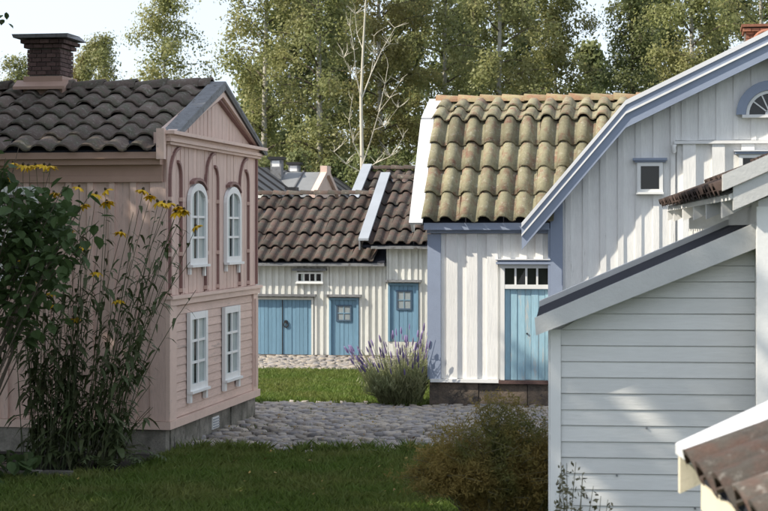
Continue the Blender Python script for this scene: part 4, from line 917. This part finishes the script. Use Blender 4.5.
# bare birch
bb = atY(362, 180, 35); bt = thing('bare_birch', 'leafless pale tree with spreading twisted branches behind the barns', 'tree', (bb.x, 35, 0))
def bp(px, py, dy=0.0): return atY(px, py, 35 + dy) - Vector((bb.x, 35, 0))
trk = MB().tube([(bp(362, 330).x, 0, -.1), bp(362, 230), bp(362, 160), bp(361, 98), bp(363, 50), bp(366, -5), bp(368, -40)], [.055, .046, .040, .031, .022, .013, .004], 8).build('trunk', BARK_P, bt, True)
for pts, r in (([(361, 98, 0), (356, 74, -.3), (354, 50, -.5), (350, 26, -.6)], .028), ([(362, 98, 0), (371, 74, .2), (382, 50, .5), (395, 28, .6)], .032), ([(371, 74, .2), (374, 55, .1), (374, 36, 0)], .018),
               ([(362, 166, 0), (371, 140, -.3), (379, 112, -.5), (385, 84, -.6), (388, 66, -.6)], .030), ([(379, 112, -.5), (390, 98, -.8), (400, 82, -1)], .018), ([(362, 172, 0), (376, 163, -.4), (391, 156, -.7), (403, 138, -1)], .028),
               ([(361, 158, 0), (353, 142, -.3), (349, 120, -.5), (352, 100, -.5)], .024), ([(361, 172, 0), (346, 164, -.3), (334, 152, -.5)], .022), ([(374, 130, -.4), (384, 126, -.6), (398, 108, -.8)], .016), ([(357, 80, -.3), (350, 72, -.5), (344, 58, -.6)], .014), ([(382, 50, .5), (390, 44, .6), (398, 44, .7)], .012), ([(363, 50, 0), (357, 34, .2), (355, 14, .3)], .016)):
    MB().tube([bp(*q) for q in pts], [.47 * r * (1 - .75 * i / (len(pts) - 1)) for i in range(len(pts))], 6).build('branch', BARK_P, trk, True)

random.seed(17); tg = MB()
for k in range(150):
    o_b = random.choice([c for c in bpy.data.objects if c.parent == trk]); vs = o_b.data.vertices; v_ = Vector(vs[random.randrange(6, len(vs))].co)
    d_ = Vector((jit(.5), jit(.4), random.uniform(.15, .6))); L_ = random.uniform(.25, .6); tg.tube([v_, v_ + d_ * L_ * .5 + Vector((jit(.04), 0, 0)), v_ + d_ * L_], [.0045, .0035, .0015], 3)
tg.build('twigs', BARK_P, trk)

# shade trees at the left, mostly outside the picture; last two added for shade
make_tree('garden_tree', 'leafy garden tree whose twigs reach in over the pink house front', (-7.35, 10.0, 0), 7.0, 2.5, LEAF_G, BARK_D, 52, 25000, .125, .30, (.2, .55), .15, .6, seed=91, jitter=.16, shape=.35, low=.5)
make_tree('garden_tree', 'spreading leafy tree added out of view to shade the lawn and the feathery bush', (-6.9, 6.3, 0), 8.0, 2.8, LEAF_G, BARK_D, 48, 20000, .12, .34, (.25, .6), .15, .65, seed=93, jitter=.18, shape=.35, low=.5)
make_tree('garden_tree', 'tall leafy tree added out of view to shade the pink house roof', (-8.6, 12.3, 0), 8.2, 2.6, LEAF_G, BARK_D, 50, 22000, .125, .32, (.2, .55), .15, .6, seed=92, jitter=.16, shape=.35, low=.5)

# ---- yellow coneflowers before the pink front
FLW = [(13, 163), (23, 165), (29, 166), (36, 165), (44, 165), (50, 166), (2, 178), (8, 178), (54, 193), (79, 187), (83, 205), (96, 194), (106, 190), (107, 202), (69, 231), (143, 190), (150, 196), (158, 202), (164, 203), (169, 203),
       (178, 207), (184, 210), (196, 226), (121, 232), (118, 300), (53, 305), (51, 293), (84, 245), (97, 272), (39, 277), (176, 212), (25, 262), (74, 318)]
cf = thing('coneflower_clump', 'tall clump of yellow coneflowers with drooping leaves before the pink house', 'flowers', (-4.45, 12.35, 0))
def flower_mesh():
    mb = MB(); n = 16
    for i in range(n):
        a = 4 * math.pi * i / n + jit(.15); c, s = math.cos(a), math.sin(a); L = .043 * random.uniform(.85, 1.1); w = .010; dz = -.022 + jit(.008); k = len(mb.v)
        mb.v += [(c * .008 + s * .004, s * .008 - c * .004, 0), (c * .008 - s * .004, s * .008 + c * .004, 0), (c * L * .6 - s * w, s * L * .6 + c * w, dz * .35), (c * L, s * L, dz), (c * L * .6 + s * w, s * L * .6 - c * w, dz * .35)]
        mb.f.append((k, k + 1, k + 2, k + 3, k + 4))
    return mb.mesh('flower', PETAL)
FM = [flower_mesh() for _ in range(3)]
cm = MB().tube([(0, 0, -.006), (0, 0, .004), (0, 0, .010), (0, 0, .015)], [.006, .008, .007, .003], 8).mesh('flower_cone', CONE, True)
random.seed(21)
st = MB(); lv = []                          # lv: (base point, outward angle, length)
def stem(top, lean=.12, r=.0042, dens=26, base=None):
    top = Vector(top); b = base or Vector((max(-.42, min(.36, top.x * .62 - .05 + jit(.08))), jit(.22), 0)); n = 7; pts = []
    bow = Vector((jit(.06), jit(.06), 0))
    for i in range(n):
        u = i / (n - 1); pts.append(b.lerp(top, u) + bow * math.sin(u * math.pi) + Vector(((top.x - b.x) * (u * u - u) * .6, 0, 0)))
    st.tube(pts, [r * (1 - .5 * i / (n - 1)) for i in range(n)], 4)
    for j in range(int(dens * top.z / 1.8)):
        u = random.uniform(.05, .95) ** .9 * (n - 1.01); p = pts[int(u)].lerp(pts[int(u) + 1], u - int(u)); lv.append((p, random.uniform(0, 6.28), random.uniform(.07, .15) * (1.2 - .5 * p.z / 2)))
for (px, py) in FLW:
    Y = 12.35 + jit(.22); p = atY(px, py, Y) - Vector((-4.45, 12.35, 0)); stem(p - Vector((0, 0, .012)))
    o = put('flower', random.choice(FM), cf, Matrix.Translation(p) @ Matrix.Rotation(jit(.5), 4, 'X') @ Matrix.Rotation(jit(.5), 4, 'Y') @ Matrix.Rotation(random.uniform(0, 6), 4, 'Z') @ Matrix.Scale(random.uniform(1.1, 1.5), 4))
    put('flower_cone', cm, o)
for (px, py) in [(random.uniform(8, 150), random.uniform(205, 330)) for _ in range(38)] + [(random.uniform(35, 155), random.uniform(320, 420)) for _ in range(56)] + [(185, 232), (190, 262), (196, 290), (172, 228), (176, 250), (160, 240), (152, 262), (166, 292)]:
    stem(atY(px, py, 12.35 + jit(.25)) - Vector((-4.45, 12.35, 0)), dens=22)
st.build('stems', LEAF_R, cf, kind='stuff')
def blades(lv, wfac=.16, droop=1.0):
    V, F = [], []
    for (p, a, L) in lv:
        d = Vector((math.cos(a), math.sin(a), 0)); s_ = Vector((-d.y, d.x, 0)) * L * wfac * random.uniform(.7, 1.2); up = random.uniform(.1, .5); dr = droop * random.uniform(.5, 1.5); k = len(V)
        pts = [p + d * (L * u) + Vector((0, 0, L * (up * u - dr * u * u))) for u in (0, .3, .65, 1)]
        V += [pts[0], pts[1] - s_ * .5, pts[1] + s_ * .5, pts[2] - s_ * .42, pts[2] + s_ * .42, pts[3]]
        F += [(k, k + 1, k + 2, k), (k + 1, k + 3, k + 4, k + 2), (k + 3, k + 5, k + 4, k + 3)]
    return V, F
def blade_mesh(name, lv, m, wfac=.16, droop=1.0):
    V, F = blades(lv, wfac, droop); me = bpy.data.meshes.new(name); me.from_pydata([tuple(v) for v in V], [], [tuple(dict.fromkeys(f)) for f in F]); me.materials.append(m); return me
put('leaves', blade_mesh('leaves', lv, LEAF_R, .26, .8), cf, kind='stuff')

# ---- broad-leaved shrub reaching in at the left
random.seed(33)
sh = thing('broadleaf_shrub', 'dark shrub with broad round leaves reaching in before the pink house', 'shrub', (-4.55, 11.45, 0))
sm_ = MB(); leafp = []
def sb(px, py, dy=0.0): return atY(px, py, 11.45 + dy) - Vector((-4.55, 11.45, 0))
for k in range(34):
    px, py = random.choice([(random.uniform(-15, 62), random.uniform(195, 300)), (random.uniform(-10, 25), random.uniform(130, 200)), (random.uniform(40, 98), random.uniform(168, 208)), (random.uniform(-10, 40), random.uniform(280, 350)), (random.uniform(0, 62), random.uniform(205, 290)), (random.uniform(10, 100), random.uniform(200, 255))])
    tip = sb(px, py, jit(.35)); b = Vector((-.35 + jit(.12), jit(.12), 0)); md = b.lerp(tip, .55) + Vector((jit(.1), jit(.1), .18)); pts = [b, b.lerp(md, .6), md, md.lerp(tip, .55) + Vector((0, 0, .04)), tip]
    sm_.tube(pts, [.008, .0065, .005, .0035, .002], 5)
    for j in range(9):
        u = random.uniform(2.7, 4) if j < 8 else 3.99; u = min(u, 3.99); p = pts[int(u)].lerp(pts[int(u) + 1], u - int(u)); leafp.append(p + Vector((jit(.05), jit(.05), jit(.045))))
sm_.build('stems', BARK_D, sh)
lf = MB(); lf.v = [(0, 0, 0), (.022, -.028, .006), (.055, -.034, .0), (.095, 0, -.018), (.055, .034, .0), (.022, .028, .006), (.045, 0, -.010)]; lf.f = [(0, 1, 6), (1, 2, 6), (2, 3, 6), (3, 4, 6), (4, 5, 6), (5, 0, 6)]
LM_ = lf.mesh('leaf', LEAF_S)
for p in leafp[:300]: put('leaf', LM_, sh, Matrix.Translation(p) @ Matrix.Rotation(random.uniform(0, 6.28), 4, 'Z') @ Matrix.Rotation(random.uniform(-.2, .9), 4, 'Y') @ Matrix.Rotation(jit(.5), 4, 'X') @ Matrix.Scale(random.uniform(.8, 1.35), 4))
LV, LF = [], []
for k in range(620):
    p = sb(random.uniform(-14, 66), random.choice([random.uniform(195, 330), random.uniform(205, 300), random.uniform(185, 260)]), jit(.3)); M = Matrix.Translation(p) @ Matrix.Rotation(random.uniform(0, 6.28), 4, 'Z') @ Matrix.Rotation(random.uniform(-.2, .9), 4, 'Y') @ Matrix.Rotation(jit(.5), 4, 'X') @ Matrix.Scale(random.uniform(.6, 1.15), 4)
    n_ = len(LV); LV += [tuple(M @ Vector(v)) for v in lf.v]; LF += [tuple(n_ + i for i in f) for f in lf.f]
me_ = bpy.data.meshes.new('small_leaves'); me_.from_pydata(LV, [], LF); me_.materials.append(LEAF_S); put('small_leaves', me_, sh, kind='stuff')
# twig at the upper left corner
random.seed(5); tw_ = thing('hanging_branch', 'leafy twig hanging in beside the chimney against the pale sky', 'branch', (-4.25, 10.4, 2.9))
br = MB().tube([(-1.2, -.1, .5), (-.6, 0, .42), (-.15, 0, .25), (.12, .03, .06)], [.02, .014, .008, .003], 5).build('twig', BARK_D, tw_)
for k in range(46):
    u = random.random(); p = Vector((-.6 + .75 * u, jit(.1), .42 - .32 * u + jit(.10)))
    put('leaf', LM_, tw_, Matrix.Translation(p) @ Matrix.Rotation(random.uniform(0, 6.28), 4, 'Z') @ Matrix.Rotation(random.uniform(-.2, 1.2), 4, 'Y') @ Matrix.Scale(random.uniform(.35, .6), 4))
# ---- hosta-like plants and fern at the foot of the bed
random.seed(44)
for k, (px, py) in enumerate(((8, 470), (26, 474), (-8, 480))):
    g_ = ground(px, py + 6); hp = thing('bed_plant', 'low broad-leaved plant at the foot of the pink house wall', 'plant', (g_.x, g_.y, 0), 0, 'low plants at the foot of the pink wall')
    for j in range(16): put('leaf', LM_, hp, Matrix.Translation((jit(.09), jit(.08), random.uniform(.05, .2))) @ Matrix.Rotation(random.uniform(0, 6.28), 4, 'Z') @ Matrix.Rotation(random.uniform(.1, .9), 4, 'Y') @ Matrix.Scale(random.uniform(.9, 1.5), 4))
    MB().tube([(0, 0, -.02), (0, 0, .18)], .012, 5).build('stem', LEAF_R, hp)
for px, py, lab in ((112, 470, 'green fern with arching fronds below the coneflowers'), (143, 466, 'small pale fern beside the house corner plinth')):
    g_ = ground(px, py); fp = thing('fern', lab, 'fern', (g_.x, g_.y - .1, 0))
    for j in range(9 if px < 120 else 6):
        a = j * .9 + jit(.3); L = random.uniform(.25, .42) * (1 if px < 120 else .6); mb = MB(); pts = [Vector((math.cos(a) * L * u, math.sin(a) * L * u, L * (1.25 * u - .95 * u * u))) for u in [i / 9 for i in range(10)]]
        for i in range(9):
            w = .055 * math.sin(math.pi * (i + 1) / 10.5) + .008; d = Vector((-math.sin(a), math.cos(a), 0)); q = len(mb.v)
            for sg in (-1, 1):
                q = len(mb.v); t = (pts[i + 1] - pts[i]); mb.v += [tuple(pts[i]), tuple(pts[i] + t * .7), tuple(pts[i] + t * .9 + d * w * sg + Vector((0, 0, -.012)))]; mb.f.append((q, q + 1, q + 2))
        mb.build('frond', LEAF_R, fp)

# ---- lavender at the white corner
random.seed(55)
L0 = ground(406, 406); lav = thing('lavender_bush', 'lavender bush in purple flower beside the white house corner', 'bush', (L0.x, L0.y + .02, 0))
lst = MB(); spk = [MB().tube([(0, 0, 0), (0, 0, .012), (0, 0, .03), (0, 0, .05), (0, 0, .066)], [.004, r, r * 1.1, r * .8, .003], 6).mesh('flower_spike', LAVF, True) for r in (.006, .0075, .009)]
lvl = []
for k in range(470):
    a = random.uniform(0, 6.28); rr = math.sqrt(random.random()); tilt = rr * .62; L = random.uniform(.42, .70) * (1 - .12 * rr)
    if random.random() < .30: a = jit(1.0); tilt *= .6; L *= 1.10                      # taller towards the house corner
    d = Vector((math.cos(a) * math.sin(tilt), math.sin(a) * math.sin(tilt) * .75, math.cos(tilt))); b = Vector((math.cos(a) * .24 * rr, math.sin(a) * .16 * rr, 0))
    pts = [b, b + d * L * .5 + Vector((jit(.015), jit(.015), .01)), b + d * L]
    if lav.location.x + pts[2].x > -2.48: continue
    lst.tube(pts, [.0028, .0022, .0016], 3)
    if k < 230: put('flower_spike', random.choice(spk), lav, Matrix.Translation(pts[2]) @ d.to_track_quat('Z', 'Y').to_matrix().to_4x4() @ Matrix.Scale(random.uniform(.8, 1.25), 4))
    for j in range(20):
        u = random.uniform(.05, .80 if k > 110 else .62); lvl.append((b + d * (L * u), random.uniform(0, 6.28), random.uniform(.035, .065)))
for k in range(230):                        # leafy skirt
    a = random.uniform(0, 6.28); tilt = random.uniform(.35, 1.15); L = random.uniform(.24, .42); d = Vector((math.cos(a) * math.sin(tilt), math.sin(a) * math.sin(tilt) * .75, math.cos(tilt))); b = Vector((math.cos(a) * .15, math.sin(a) * .1, 0))
    if lav.location.x + (b + d * L).x > -2.47: continue
    lst.tube([b, b + d * L * .5 + Vector((0, 0, .03)), b + d * L], [.0028, .0022, .0016], 3)
    for j in range(18): lvl.append((b + d * (L * random.uniform(.2, 1)) + Vector((0, 0, .02)), random.uniform(0, 6.28), random.uniform(.035, .065)))
lst.build('stems', LAVL, lav, kind='stuff'); put('leaves', blade_mesh('leaves', lvl, LAVL, .16, -.6), lav, kind='stuff')

# ---- feathery bush before the lean-to
random.seed(66)
bp0 = atY(505, 500, 9.4); bush = thing('feathery_bush', 'feathery brown-green bush growing beside the clapboard lean-to', 'bush', (bp0.x, 9.4, 0))
V, F, bs = [], [], MB()
for k in range(760):
    a = random.uniform(0, 6.28); rr = random.random() ** .6; tilt = rr * .95; L = (.86 - .20 * rr) * random.uniform(.80, 1.06)
    d = Vector((math.cos(a) * math.sin(tilt) * 1.05, math.sin(a) * math.sin(tilt) * .6, math.cos(tilt)))
    pts = [Vector((jit(.10), jit(.08), 0)) + d * (L * u) + Vector((0, 0, .16 * math.sin(u * 3.14) * rr - .03 * u * u)) for u in [i / 7 for i in range(8)]]
    if k < 260: bs.tube(pts[::2] + [pts[-1]], [.003, .0025, .002, .0015, .001], 3)
    pa = np.array([list(p) for p in pts]); m = 175; u = rng.uniform(1.2, 6.99, m); i0 = u.astype(int); fr = (u - i0)[:, None]; P = pa[i0] * (1 - fr) + pa[np.minimum(i0 + 1, 7)] * fr + rng.normal(0, .013, (m, 3)); V.append(P)
V = np.vstack(V); q, F = quads_from(V, .0058, 4.6); bs.build('stems', WEED, bush, kind='stuff'); put('sprigs', npmesh('sprigs', q, F, HEATH), bush, kind='stuff')
# ---- weeds at the lean-to's foot
for k, (px, py, sp, lab) in enumerate(((570, 462, 9, 'tall dry weed stalk with seed heads before the lean-to corner'), (592, 488, 6, 'short dry weed before the clapboard wall of the lean-to'))):
    tp = atY(px, py, 7.5); wd = thing('dry_weed', lab, 'weed', (tp.x - .02, 7.5, 0)); mb = MB(); P = []
    for j in range(sp):
        h = tp.z * random.uniform(.8, 1.0); e = Vector((jit(.10) + .02, jit(.06), h)); pts = [Vector((0, 0, 0)), e * .5 + Vector((jit(.02), 0, 0)), e]; mb.tube(pts, [.003, .0025, .0012], 4)
        for i in range(34): u = random.uniform(.5, 1); P.append(list(e * u + Vector((jit(.022), jit(.02), jit(.012)))))
    mb.build('stalks', WEED, wd, kind='stuff'); q, F = quads_from(np.array(P), .014, 2.0); put('seed_heads', npmesh('seed_heads', q, F, WEED), wd, kind='stuff')
